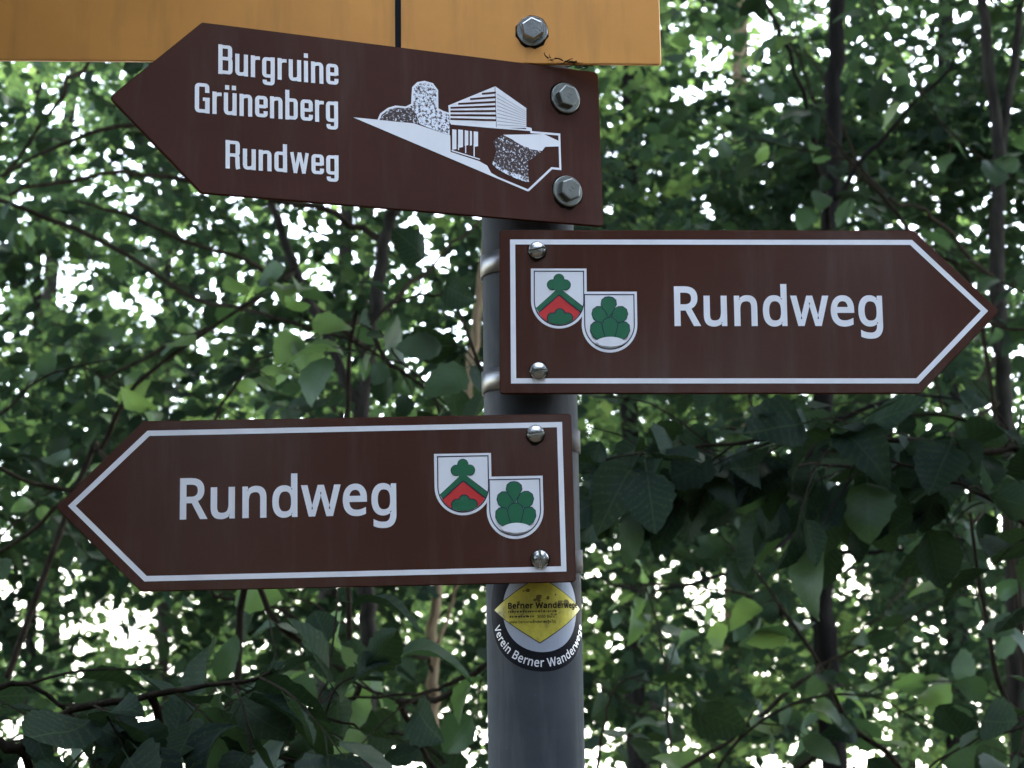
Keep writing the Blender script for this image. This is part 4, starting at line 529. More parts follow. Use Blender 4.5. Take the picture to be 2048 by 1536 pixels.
def slot_screw(parent, x, z, spin):
    rim_mark(parent, x, z, .0057, int(z * 1e4))
    R = .0056; prof = [(R, .0002), (R, -.0008)] + [(R * math.cos(a), -.0008 - .0034 * math.sin(a)) for a in np.linspace(.1, math.pi / 2 - .02, 9)] + [(0, -.0042)]
    bm = lathe([p for p in prof], 36)
    # cut the slot: press the vertices in a narrow band inwards
    bmesh.ops.bisect_plane(bm, geom=bm.verts[:] + bm.edges[:] + bm.faces[:], plane_co=(0, 0, .00085), plane_no=(0, 0, 1))
    bmesh.ops.bisect_plane(bm, geom=bm.verts[:] + bm.edges[:] + bm.faces[:], plane_co=(0, 0, -.00085), plane_no=(0, 0, 1))
    bmesh.ops.bisect_plane(bm, geom=bm.verts[:] + bm.edges[:] + bm.faces[:], plane_co=(0, 0, .00072), plane_no=(0, 0, 1))
    bmesh.ops.bisect_plane(bm, geom=bm.verts[:] + bm.edges[:] + bm.faces[:], plane_co=(0, 0, -.00072), plane_no=(0, 0, 1))
    for v in bm.verts:
        if abs(v.co.z) < .00078 and v.co.y < -.0009: v.co.y = -.0009
    return place(bm_obj('screw', bm, 'steel', parent, False), x, z, 0, spin)
def clamp_band(t, zl, m='band_steel', h=.0140):
    """Steel strap round the pole at the height of a screw, in the sign's frame."""
    mw = t.matrix_world; inv = mw.inverted()
    c = mw @ Vector((0, 0, zl)); bm = bmesh.new(); seg = 64; ri, ro = PR + .0003, PR + .0014
    P = []
    for i in range(seg):
        an = math.pi * 2 * i / seg
        P.append([bm.verts.new(inv @ Vector((POLE_X + r * math.cos(an), r * math.sin(an), c.z + z))) for r, z in ((ri, -h / 2), (ro, -h / 2), (ro, h / 2), (ri, h / 2))])
    for i in range(seg):
        A, B = P[i], P[(i + 1) % seg]
        for k in range(4): bm.faces.new((A[k], A[(k + 1) % 4], B[(k + 1) % 4], B[k]))
    bm_obj('clamp_band', bm, m, t, True)
def crest(t, key):
    (ax, az), (bx, bz) = CREST[key]; k = (bx - ax) / (1218 - 445); kz = (az - bz) / (563 - 392)
    kz = k if abs(kz / k - 1) > .06 else (k + kz) / 2
    f = lambda p: (ax + (p[0] - 445) * k, az - (p[1] - 392) * kz)
    fm = lambda pts: [f(p) for p in pts]
    arc = lambda cx, cy, r, a0, a1, n=24: circle(cx, cy, r, n=n, a0=rad(a0), a1=rad(a1))
    root = None
    s1 = [(445, 392), (853, 392)] + arc(649, 631, 204, 0, 180)
    s2 = [(836, 563), (1220, 563)] + arc(1017, 808, 203, 0, 180) + [(818, 740), (836, 690)]
    sh = Print().poly(fm(s1), .0002).poly(fm(s2), .0002).obj('coat_of_arms', 'white_film', t)
    tag(sh, 'white shield pair: red and green chevron, six green hills')
    ink = Print()
    i1 = [(470, 412), (831, 412)] + arc(650, 631, 181, 0, 180)
    i2 = [(836, 585), (1198, 585)] + arc(1017, 805, 181, 0, 180)
    ink.poly([fm(c) for c in ribbon(i1, 4, 4, True)], .0003)
    ink.poly([fm(c) for c in ribbon(i2, 4, 4, True)], .0003)
    chev = [(650, 528), (826, 674), (808, 715)] + [(650, 588)] + [(500, 718), (478, 684)]
    inn = arc(650, 631, 177, 28, 152)
    red = [(650, 590)] + [(806, 716)] + arc(650, 631, 175, 30, 150) + [(500, 718)]
    hills = [(566, 787)] + arc(600, 757, 36, 150, 290, 10) + arc(655, 727, 37, 190, 350, 12) + arc(712, 757, 36, 250, 390, 10) + arc(650, 631, 174, 57, 122, 12)
    tre = [arc(650, 471, 37, 0, 360), arc(602, 513, 37, 0, 360), arc(697, 513, 37, 0, 360), [(650, 470), (690, 520), (676, 560), (650, 590), (624, 560), (610, 520)]]
    grow = lambda pts, d: [((p[0] - sum(q[0] for q in pts) / len(pts)) * (1 + d) + sum(q[0] for q in pts) / len(pts), (p[1] - sum(q[1] for q in pts) / len(pts)) * (1 + d) + sum(q[1] for q in pts) / len(pts)) for p in pts]
    for c in tre[:3]: ink.poly(fm(grow(c, .10)), .0003)
    ink.poly(fm(ribbon([(484, 690), (650, 540), (826, 680)], 6)), .0003)
    rp = Print(); rp.poly(fm(red), .0004)
    gr = Print()
    gr.poly(fm([(650, 536), (824, 680), (806, 712), (650, 584), (502, 714), (482, 686)]), .0005)
    ink2 = Print(); ink2.poly(fm(ribbon([(500, 718), (650, 588), (808, 716)], 4)), .0006)
    ink2.poly(fm(ribbon(hills[:-12] , 4)), .0006)
    gr2 = Print()
    for c in tre: gr2.poly(fm(c), .0007)
    gr2.poly(fm(hills), .00055)
    # six hills of the second shield
    def egg(cx, cy, rx, ry, taper):
        return [(cx + rx * math.cos(a) * (1 - taper * max(0, math.sin(a))), cy + ry * math.sin(a) * (1 + .7 * taper * max(0, math.sin(a)))) for a in np.linspace(0, 2 * math.pi, 32, endpoint=False)]
    mir = lambda pts: [(2040 - x, y) for x, y in pts]
    low = [(932, 921), (897, 897), (876, 855), (879, 812), (903, 789), (935, 785), (962, 800), (978, 840), (988, 905), (984, 930)]
    mid = [(985, 905), (970, 850), (962, 808), (974, 775), (1000, 758), (1020, 756), (1042, 759), (1066, 777), (1077, 808), (1069, 852), (1052, 905)]
    row = [(930, 792), (900, 765), (888, 728), (897, 694), (925, 673), (955, 673), (985, 690), (1003, 725), (1012, 762), (985, 790)]
    top = [(1015, 770), (1000, 730), (972, 690), (956, 660), (962, 625), (985, 606), (1013, 601), (1042, 607), (1066, 628), (1070, 660), (1052, 690), (1030, 730)]
    hills6 = [row, mir(row), top, low, mir(low), mid]
    lv = .0004
    for hpts in hills6:
        Print().poly(fm(grow(hpts, .05)), lv).obj('hill_outline', 'navy_ink', sh); lv += 6e-5
        Print().poly(fm(grow(hpts, -.05)), lv).obj('hill', 'green_ink', sh); lv += 6e-5
    cut = arc(1022, 1105, 208, -123, -57, 20)
    cut = [p for p in cut] + [(1130, 930), (1100, 958), (1022, 972), (945, 958), (905, 930)]
    Print().poly(fm(cut), lv + 5e-5).obj('hill_foot', 'white_film', sh)
    ink.obj('shield_line', 'navy_ink', sh); rp.obj('red_field', 'red_ink', sh); gr.obj('chevron', 'green_ink', sh)
    ink2.obj('chevron_line', 'navy_ink', sh); gr2.obj('clover', 'green_ink', sh)
def word(t, name, letters, w, p0, p1, cap, m='white_film', lift=.0002):
    """Lettering from p0 to p1 (baseline ends) with the cap height cap."""
    pr = Print(); k = (p1[0] - p0[0]) / w
    for l in letters:
        f = lambda p: (p0[0] + p[0] * k, p0[1] + (p1[1] - p0[1]) * p[0] / w + p[1] * cap)
        if name == 'stroke':
            for c in l: pr.poly([f(p) for p in c], lift)
        else: pr.poly([[f(p) for p in c] for c in l], lift)
    return pr.obj('lettering', m, t)
def bracket(t, xs, zs, depth, m='bracket_metal'):
    """Saddle block between the back of the board and the pole."""
    x0, x1 = xs; z0, z1 = zs
    bm_obj('bracket', box_bm(x0, x1, .0042, depth, z0, z1, .0012), m, t)

def board_sign(key, sgn, label, spins):
    s = SIGN[key]; t = sign_root(key, 'direction_sign', label)
    two_faced(bm_obj('board', plate(round_poly(arrow(s['L'], s['H'], s['t'], sgn), .0022), 0, .004, .0005), 'brown_enamel', t))
    b = BORDER[key]; cx = sum(p[0] for p in b) / 5; W = .0016
    ins = ribbon(b, W, W, True); outer_ = b; a_, c_ = ins
    inner = a_ if abs(area(a_)) < abs(area(c_)) else c_
    inner2 = ribbon(b, 2 * W, 2 * W, True); inner2 = inner2[0] if abs(area(inner2[0])) < abs(area(inner2[1])) else inner2[1]
    Print().poly([b, inner2], .0002).obj('border', 'white_film', t)
    L_, w = humanist('Rundweg', .017); p0, p1, pc = TEXT[key]
    word(t, 'fill', L_, w, p0, p1, pc[1] - p0[1])
    crest(t, key)
    for (x, z), sp in zip(SCREW[key], spins):
        slot_screw(t, x, z, sp)
        clamp_band(t, z, 'band_steel' if key == 's2' else 'bracket_metal')
    px = (t.matrix_world.inverted() @ Vector((POLE_X, -PR, s['o'][2]))).x
    bracket(t, (px - .019, px + .019), (-s['H'] / 2 + .004, s['H'] / 2 - .004), -s['o'][1] - PR + .006)
    return t
board_sign('s2', 1, 'brown arrow sign pointing right, white border, word Rundweg after two small shields', (rad(-14), rad(-4)))
board_sign('s3', -1, 'brown arrow sign pointing left, white border, word Rundweg before two small shields', (rad(-6), rad(86)))

def castle_sign():
    s = SIGN['s1']
    t = sign_root('s1', 'direction_sign', 'borderless brown arrow sign pointing left, three lines Burgruine Grünenberg Rundweg and castle drawing')
    two_faced(bm_obj('board', plate(round_poly(arrow(s['L'], s['H'], s['t'], -1), .0028), 0, .003, .0005), 'brown_matt', t))
    for text, (p0, p1, pc) in zip(('Burgruine', 'Grünenberg', 'Rundweg'), TEXT['s1']):
        L_, w = condensed(text); zb = p0[1]
        word(t, 'stroke', L_, w, p0, p1, pc[1] - p0[1])
    g = LOGO; d = Print().poly(g['slope'], .0002).poly(g['facade'], .0002).poly(g['gable'], .0002).poly(g['ledge'], .0002).poly(g['bush_white'], .0002)
    d.poly(ribbon(g['outline'], .0007), .0002)
    for p in g['panes']: d.poly(p, .0002)
    logo = d.obj('castle_drawing', 'white_film', t)
    tag(logo, 'white line drawing of a ruined tower and a slatted hut')
    Print().poly(g['tower'], .00025).obj('tower', 'print_light', logo)
    Print().poly(g['hill'], .00025).obj('mound', 'print_dark', logo)
    Print().poly(ribbon(g['tower_line'], .0006), .0003).obj('tower_line', 'white_film', logo)
    Print().poly(g['bush'], .00028).obj('bush', 'print_dark', logo)
    Print().poly(g['bush_low'], .0003).obj('bush_edge', 'print_light', logo)
    for p in g['stripes']: Print().poly(p, .0003).obj('slat_stripe', 'brown_matt', logo)  # brown stripes of the printed drawing
    m, nt, b = mat('pale_brown'); b.inputs['Base Color'].default_value = (.36, .34, .34, 1); b.inputs['Roughness'].default_value = .5; M['pale_brown'] = m
    for p in g['gable_lines']: Print().poly(p, .0003).obj('slat_line', 'pale_brown', logo)
    for (x, z), sp in zip(SCREW['s1'], (rad(12), rad(38))): hex_bolt(t, x, z, sp)
castle_sign()

def yellow_sign():
    t = sign_root('y', 'hiking_sign', 'orange yellow hiking sign cut off by the top edge, thin black vertical line', 'hiking sign')
    pts = [(0, 0), (0, .10), (-.50, .10), (-.555, .05), (-.50, 0)]
    bm_obj('board', plate(round_poly(pts, .0016), 0, .003, .0006), 'yellow_enamel', t)
    l = LINE; d = (l[1][0] - l[0][0]) / 2; c = (l[0][0] + l[1][0]) / 2
    Print().poly([(c - d, .0), (c + d, .0), (c + d, .0995), (c - d, .0995)], .0002).obj('dividing_line', 'black_film', t)
    x, z = SCREW['y'][0]
    hex_bolt(t, x, z, rad(24), 'steel'); hex_bolt(t, x, .10 - z, rad(5), 'steel')
    px = (t.matrix_world.inverted() @ Vector((POLE_X, 0, 2.0))).x
    bm_obj('bracket', box_bm(px - .017, px + .017, .0032, .012, .004, .096, .0012), 'bracket_metal', t)
yellow_sign()

# ---------------------------------------------------------------- trees and shrubs
RNG = np.random.default_rng(11)
def tube_arrays(pts, r0, r1, seg=9, jitter=.0, rng=RNG, power=1.0):
    P = np.array(pts, float)
    # resample with Catmull-Rom for gentle bends
    Q = []
    for i in range(len(P) - 1):
        p0, p1, p2, p3 = P[max(0, i - 1)], P[i], P[i + 1], P[min(len(P) - 1, i + 2)]
        for t in np.linspace(0, 1, 4, endpoint=False):
            Q.append(.5 * ((2 * p1) + (-p0 + p2) * t + (2 * p0 - 5 * p1 + 4 * p2 - p3) * t * t + (-p0 + 3 * p1 - 3 * p2 + p3) * t ** 3))
    Q.append(P[-1]); Q = np.array(Q); n = len(Q)
    if jitter: Q[1:-1] += rng.normal(0, jitter, (n - 2, 3))
    T = np.gradient(Q, axis=0); T /= np.linalg.norm(T, axis=1)[:, None] + 1e-9
    ref = np.array([.3, .9, .2]); A = np.cross(T, ref); A /= np.linalg.norm(A, axis=1)[:, None] + 1e-9; B = np.cross(T, A)
    rr = r1 + (r0 - r1) * (1 - np.linspace(0, 1, n)) ** power
    rr = rr * (1 + rng.normal(0, .05, n))
    an = np.linspace(0, 2 * np.pi, seg, endpoint=False)
    V = Q[:, None, :] + rr[:, None, None] * (np.cos(an)[None, :, None] * A[:, None, :] + np.sin(an)[None, :, None] * B[:, None, :])
    V = V.reshape(-1, 3); Fc = []
    for i in range(n - 1):
        for j in range(seg): k = (j + 1) % seg; Fc.append((i * seg + j, i * seg + k, (i + 1) * seg + k, (i + 1) * seg + j))
    Fc.append(tuple(range(seg))[::-1]); Fc.append(tuple((n - 1) * seg + j for j in range(seg)))
    return V, Fc, Q
def tube(name, pts, r0, r1, m, parent, origin, seg=9, jitter=0, power=1.0):
    V, Fc, Q = tube_arrays(pts, r0, r1, seg, jitter, power=power)
    mesh_obj(name, (V - np.array(origin)).tolist(), Fc, m, parent, True); return Q

# leaf blade for crowns: eight points, folded along the midrib
LV = np.array([(0, 0, 0), (0, .36, .03), (0, .7, .03), (0, 1, -.05), (-.30, .26, .10), (-.29, .62, .09), (.30, .26, .10), (.29, .62, .09)])
LF3 = np.array([(0, 1, 4), (0, 6, 1), (2, 3, 5), (3, 2, 7), (1, 2, 5), (1, 5, 4), (2, 1, 6), (2, 6, 7)])
def leaves_mesh(name, pos, dirs, nrm, size, m, parent, origin, twigs=None):
    d = dirs / (np.linalg.norm(dirs, axis=1)[:, None] + 1e-9)
    s = np.cross(d, nrm); s /= np.linalg.norm(s, axis=1)[:, None] + 1e-9; n = np.cross(s, d)
    L = LV[None] * size[:, None, None]
    V = pos[:, None, :] + L[..., 0:1] * s[:, None, :] + L[..., 1:2] * d[:, None, :] + L[..., 2:3] * n[:, None, :]
    V = V.reshape(-1, 3) - np.array(origin); N = len(pos)
    Fc = (LF3[None] + (np.arange(N) * 8)[:, None, None]).reshape(-1, 3)
    me = bpy.data.meshes.new(name)
    me.vertices.add(len(V)); me.vertices.foreach_set('co', V.astype(np.float32).ravel())
    me.loops.add(Fc.size); me.loops.foreach_set('vertex_index', Fc.astype(np.int32).ravel())
    me.polygons.add(len(Fc)); me.polygons.foreach_set('loop_start', np.arange(0, Fc.size, 3, dtype=np.int32))
    me.update(calc_edges=True); me.materials.append(M[m])
    o = link(bpy.data.objects.new(name, me), parent); o['kind'] = 'stuff'; return o
def keep_open(pos, cones, rng):
    """Leave openings in the foliage: tapered tubes (start, end, radius at start, radius at end) with ragged rims."""
    ok = np.ones(len(pos), bool)
    for a, b, ra, rb in cones:
        a, b = np.array(a), np.array(b); d = b - a; L = np.linalg.norm(d); d = d / L
        t = (pos - a) @ d; r = np.linalg.norm(pos - a - t[:, None] * d, axis=1); R = ra + (rb - ra) * t / L
        ok &= ~((t > 0) & (t < L) & (r < R * rng.uniform(.35, 1.25, len(pos))) & (rng.random(len(pos)) < .86))
    return ok
def sprays(centers, rng, length=(.25, .6), nleaf=11, leaf=(.045, .075), droop=.35, flat=.45):
    """Leafy twigs: leaves set alternately along thin arching twigs that lie in flat layers."""
    K = len(centers); az = rng.uniform(0, 2 * np.pi, K); el = rng.normal(-.08, .30, K)
    ax = np.stack([np.cos(az) * np.cos(el), np.sin(az) * np.cos(el), np.sin(el)], 1)
    ln = rng.uniform(*length, K)
    pn = np.stack([rng.normal(0, flat, K), rng.normal(-.15, flat, K), np.ones(K)], 1)
    pn -= ax * (pn * ax).sum(1)[:, None]; pn /= np.linalg.norm(pn, axis=1)[:, None]
    sd = np.cross(pn, ax)
    t = (np.arange(nleaf) + .5) / nleaf
    pos = centers[:, None] + ax[:, None] * (ln[:, None] * (t[None] - .5))[..., None] + np.array([0, 0, -1.]) * (droop * ln[:, None] * (t[None] ** 2))[..., None] * .4
    sg = np.where(np.arange(nleaf) % 2, 1, -1)
    d = ax[:, None] * .75 + sd[:, None] * sg[None, :, None] * .8 + rng.normal(0, .22, (K, nleaf, 3))
    d[..., 2] -= rng.uniform(0, 2 * droop, (K, nleaf))
    nn = np.repeat(pn[:, None], nleaf, 1) + rng.normal(0, .45, (K, nleaf, 3))
    size = rng.uniform(*leaf, (K, nleaf)) * (1.05 - .35 * np.abs(t - .45))[None]
    keep = rng.random((K, nleaf)) < .93
    return pos[keep], d[keep], nn[keep], size[keep], (centers - ax * ln[:, None] * .55, centers + ax * ln[:, None] * .5 - np.array([0, 0, 1.]) * (droop * ln * .35)[:, None])
def twig_mesh(name, ends, rad_, m, parent, origin):
    a, b = ends; K = len(a); mid = (a + b) / 2 + np.array([0, 0, .02])
    V = np.zeros((K, 9, 3)); off = np.array([(1, 0, .3), (-.5, .87, .3), (-.5, -.87, -.6)])
    for i, (c, rr) in enumerate(((a, 1), (mid, .8), (b, .45))): V[:, i * 3:i * 3 + 3] = c[:, None] + off[None] * rad_ * rr
    V = V.reshape(-1, 3) - np.array(origin)
    q = [(i * 3 + j, i * 3 + (j + 1) % 3, (i + 1) * 3 + (j + 1) % 3, (i + 1) * 3 + j) for i in range(2) for j in range(3)]
    Fc = (np.array(q)[None] + (np.arange(K) * 9)[:, None, None]).reshape(-1, 4)
    me = bpy.data.meshes.new(name)
    me.vertices.add(len(V)); me.vertices.foreach_set('co', V.astype(np.float32).ravel())
    me.loops.add(Fc.size); me.loops.foreach_set('vertex_index', Fc.astype(np.int32).ravel())
    me.polygons.add(len(Fc)); me.polygons.foreach_set('loop_start', np.arange(0, Fc.size, 4, dtype=np.int32))
    me.update(calc_edges=True); me.materials.append(M[m])
    o = link(bpy.data.objects.new(name, me), parent); o['kind'] = 'stuff'; return o
def blob_points(rng, blobs, n):
    """Points in a union of ellipsoids (cx, cy, cz, rx, ry, rz, weight), denser in clumps."""
    w = np.array([b[6] for b in blobs]); w = w / w.sum(); which = rng.choice(len(blobs), n, p=w)
    v = rng.normal(0, 1, (n, 3)); v /= np.linalg.norm(v, axis=1)[:, None]; v *= rng.random(n)[:, None] ** (1 / 3)
    B = np.array(blobs)
    return B[which, :3] + v * B[which, 3:6]
def to_ground(pts):
    x, y, z = pts[0]; return [[x + .02, y + .01, gz(x, y) - .15]] + pts
def tree(label, trunk, r0, r1, m, blobs, n, leafmat, leaf, extra=(), limbs=(), group=None, seed=1, nleaf=11, length=(.25, .6), droop=.35, clump=None, tw=.0028, flat=.45, single=0, tones=(2, 3)):
    rng = np.random.default_rng(seed); pts = to_ground(trunk); o = pts[0]
    base = (o[0], o[1], gz(o[0], o[1]))
    t = thing('tree', label, 'tree', base, group)
    tube('trunk', pts, r0, r1, m, t, base, 12, .004)
    for e, a, b in extra: tube('limb', e, a, b, m, t, base, 10, .003)
    for e, a in limbs: tube('limb', e, a, .003, 'bark_twig' if m != 'bark_dark' else m, t, base, 7, .006)
    C = blob_points(rng, blobs, n)
    if clump:      # draw the twigs together into clumps with gaps between
        k, rr = clump; cen = blob_points(rng, blobs, k)
        C = cen[rng.integers(0, k, n)] + rng.normal(0, 1, (n, 3)) * np.array([rr, rr, rr * .55])
    ok = (C[:, 1] > 1.9) | (np.abs(C[:, 0]) > 1.0 + .33 * np.maximum(0, C[:, 1])) | (C[:, 2] > 1.95 + (C[:, 1] + 1) * .43)     # keep the space round the post free
    C = C[ok]
    pos, d, nn, s, ends = sprays(C, rng, length, nleaf, leaf, droop, flat)
    k = keep_open(pos, OPEN if o[1] > 0 else OPEN_BACK, rng); pos, d, nn, s = pos[k], d[k], nn[k], s[k]
    if single:           # the leaves that show largest are pieces of their own, the rest one mass
        rel = pos - np.array(CAM_LOC); dist = rel[:, 1] + 1e-3
        seen = (np.abs(rel[:, 0]) < .36 * dist) & (rel[:, 2] < .45 * dist) & (rel[:, 2] > -.12 * dist)
        idx = np.argsort(-(s / dist) * seen)[:single]; idx = idx[seen[idx]]
        m_ = np.ones(len(pos), bool); m_[idx] = False
    else: idx = []; m_ = np.ones(len(pos), bool)
    crown = leaves_mesh('crown', pos[m_], d[m_], nn[m_], s[m_], leafmat, t, base)
    for i in idx:
        a_ = d[i] / np.linalg.norm(d[i]); x = np.cross(a_, nn[i]); x /= np.linalg.norm(x) + 1e-9; z = np.cross(x, a_)
        o_ = bpy.data.objects.new('leaf', BLADES[tones[int(rng.integers(len(tones)))]][int(rng.integers(7))]); COL.objects.link(o_); o_.parent = crown
        o_.matrix_local = Matrix.Translation(Vector(pos[i]) - Vector(base)) @ Matrix(((x[0], a_[0], z[0], 0), (x[1], a_[1], z[1], 0), (x[2], a_[2], z[2], 0), (0, 0, 0, 1))) @ Matrix.Diagonal((s[i], s[i], s[i], 1))
    twig_mesh('twigs', ends, tw, 'bark_twig', t, base)
    return t
def leaf_blade(seed, wide):
    """Hazel-like blade: toothed rim, folded along the midrib, bent, with a stalk."""
    rng = np.random.default_rng(seed); n = 11; V = []; Fc = []; UV = []
    tt = np.linspace(0, 1, n); bend = rng.uniform(-.15, .45); twist = rng.uniform(-.9, .9); fold = rng.uniform(.08, .5)
    wide *= rng.uniform(.85, 1.05); wid = wide * (np.sin(np.pi * tt ** .78) ** .72) * (1 - .10 * tt); wid[0] = .012; wid[-1] = .004
    for i, t in enumerate(tt):
        zc = -bend * 4 * (t - .3) ** 2 * .5
        for j, q in enumerate((-1, -.52, 0, .52, 1)):
            w = wid[i]
            if abs(q) == 1 and 0 < i < n - 1: w *= 1 + (.07 if i % 2 else -.05) + rng.normal(0, .025)
            x = q * w; z = zc + abs(q) * w * fold + .02 * math.sin(9 * t + 2.5 * q + seed) + twist * x * (t - .4)
            V.append((x, .0 + t, z)); UV.append((.5 + .5 * q * wid[i] / wide, t))
    for i in range(n - 1):
        for j in range(4): a = i * 5 + j; Fc.append((a, a + 1, a + 6, a + 5))
    k = len(V)                                  # stalk
    for p, rr in (((0, -.24, .02), .012), ((0, .02, 0), .010)):
        for a in range(3): V.append((p[0] + rr * math.cos(2.1 * a), p[1], p[2] + rr * math.sin(2.1 * a))); UV.append((.5, 0))
    for a in range(3): Fc.append((k + a, k + (a + 1) % 3, k + 3 + (a + 1) % 3, k + 3 + a))
    me = bpy.data.meshes.new('leaf'); me.from_pydata(V, [], Fc)
    uv = me.uv_layers.new(name='UVMap')
    for l in me.loops: uv.data[l.index].uv = UV[l.vertex_index]
    me.polygons.foreach_set('use_smooth', [True] * len(me.polygons)); return me
BLADES = {}
for tone, mm in ((1, 'leaf_young'), (2, 'leaf_mid'), (3, 'leaf_shaded')):
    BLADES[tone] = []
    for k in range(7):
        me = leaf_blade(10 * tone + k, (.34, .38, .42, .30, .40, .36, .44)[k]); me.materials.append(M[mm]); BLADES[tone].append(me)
tree('slender grey young tree with a leaning fork left of the post', TRUNK['t1'], .022, .0115, 'bark_grey',
     [(-1.0, 3.9, 2.5, 1.0, .6, 1.0, 1), (-.45, 3.9, 1.7, .6, .5, .6, .6), (-1.5, 3.4, 1.8, .5, .6, .7, .6), (-.9, 3.8, 3.8, 1.2, 1.0, .6, .6), (-1.5, 3.2, 2.7, .4, .4, .5, .3)],
     760, 'crown_mid', (.05, .08), [(TRUNK['t1_fork'], .0125, .007)], [(b, .009) for b in LIMB['t1'] + LIMB['t1b']], seed=3, clump=(110, .18), single=300)
tree('pale tan stem leaning right just behind the post', TRUNK['t3'], .020, .010, 'bark_tan',
     [(.1, 4.3, 2.7, .8, .6, 1.0, 1), (-.4, 4.2, 1.5, .8, .5, .6, .8), (.6, 4.2, 1.7, .7, .6, .6, .8)],
     300, 'crown_mid', (.05, .08), [(TRUNK['t3_twig'], .007, .004)], [(b, .008) for b in LIMB['t3']], seed=5, clump=(45, .17), single=300)
tree('dark trunk behind the right-hand sign', TRUNK['t4'], .043, .022, 'bark_dark',
     [(1.5, 6.5, 3.9, 1.3, .7, .9, 1), (.6, 6.3, 2.8, 1.0, .8, 1.2, .9), (2.4, 6.5, 2.4, .9, .7, 1.2, .8), (1.3, 6.5, 1.6, 1.2, .7, .8, .8), (1.2, 6.3, 5.3, 1.6, 1.3, .7, .6), (2.0, 5.2, 3.8, .5, .5, .5, .25)],
     1050, 'crown_mid', (.055, .09), (), [(b, .010) for b in LIMB['t4']], seed=7, clump=(150, .22), single=300)
tree('forked grey trunk at the right edge', TRUNK['t5'], .036, .018, 'bark_grey',
     [(1.6, 5.0, 3.5, .8, .5, .7, 1), (1.2, 4.7, 3.0, .5, .5, .5, .5), (2.0, 5.0, 2.0, .6, .5, .6, .6), (1.6, 4.8, 4.4, 1.1, 1.0, .5, .5)],
     420, 'crown_mid', (.055, .085), [(TRUNK['t5_fork'], .018, .009)], [(b, .009) for b in LIMB['t5']], seed=9, clump=(60, .18), single=300)
far = [('f1', 'faint grey trunk between the slender tree and the post', .07, 'bark_grey', -1.0), ('f2', 'pale far trunk at the left below the castle sign tip', .05, 'bark_grey', -2.6),
       ('f3', 'pale far trunk showing under the right-hand sign', .09, 'bark_tan', 1.5), ('f4', 'dim far trunk beside the forked tree', .08, 'bark_dark', 2.6),
       ('f5', 'far trunk at the left edge of the picture', .06, 'bark_dark', -3.6), ('f6', 'thin far trunk right of the post', .07, 'bark_dark', .6)]
for i, (k, lab, r, bk, x) in enumerate(far):
    T_ = TRUNK[k]; y = T_[0][1]
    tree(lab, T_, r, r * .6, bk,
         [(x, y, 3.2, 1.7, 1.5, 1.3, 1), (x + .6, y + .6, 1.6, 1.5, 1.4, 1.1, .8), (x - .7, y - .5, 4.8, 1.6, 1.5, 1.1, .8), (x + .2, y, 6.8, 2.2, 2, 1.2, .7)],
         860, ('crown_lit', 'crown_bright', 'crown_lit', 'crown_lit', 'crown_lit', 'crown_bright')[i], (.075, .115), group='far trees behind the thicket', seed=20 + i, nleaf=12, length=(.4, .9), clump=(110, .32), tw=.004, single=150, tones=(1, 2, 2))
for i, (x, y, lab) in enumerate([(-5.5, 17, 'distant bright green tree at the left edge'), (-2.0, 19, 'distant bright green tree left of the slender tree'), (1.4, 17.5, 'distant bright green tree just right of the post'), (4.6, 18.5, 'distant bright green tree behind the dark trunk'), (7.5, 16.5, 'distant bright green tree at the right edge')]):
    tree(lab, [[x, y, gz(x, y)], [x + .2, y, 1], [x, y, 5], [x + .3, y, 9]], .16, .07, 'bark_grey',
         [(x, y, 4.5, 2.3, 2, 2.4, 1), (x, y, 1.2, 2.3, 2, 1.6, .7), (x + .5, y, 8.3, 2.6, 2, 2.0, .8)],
         800, 'crown_bright', (.13, .19), group='distant trees seen between the leaves', seed=40 + i, nleaf=12, length=(.7, 1.4), clump=(75, .55), tw=.006)

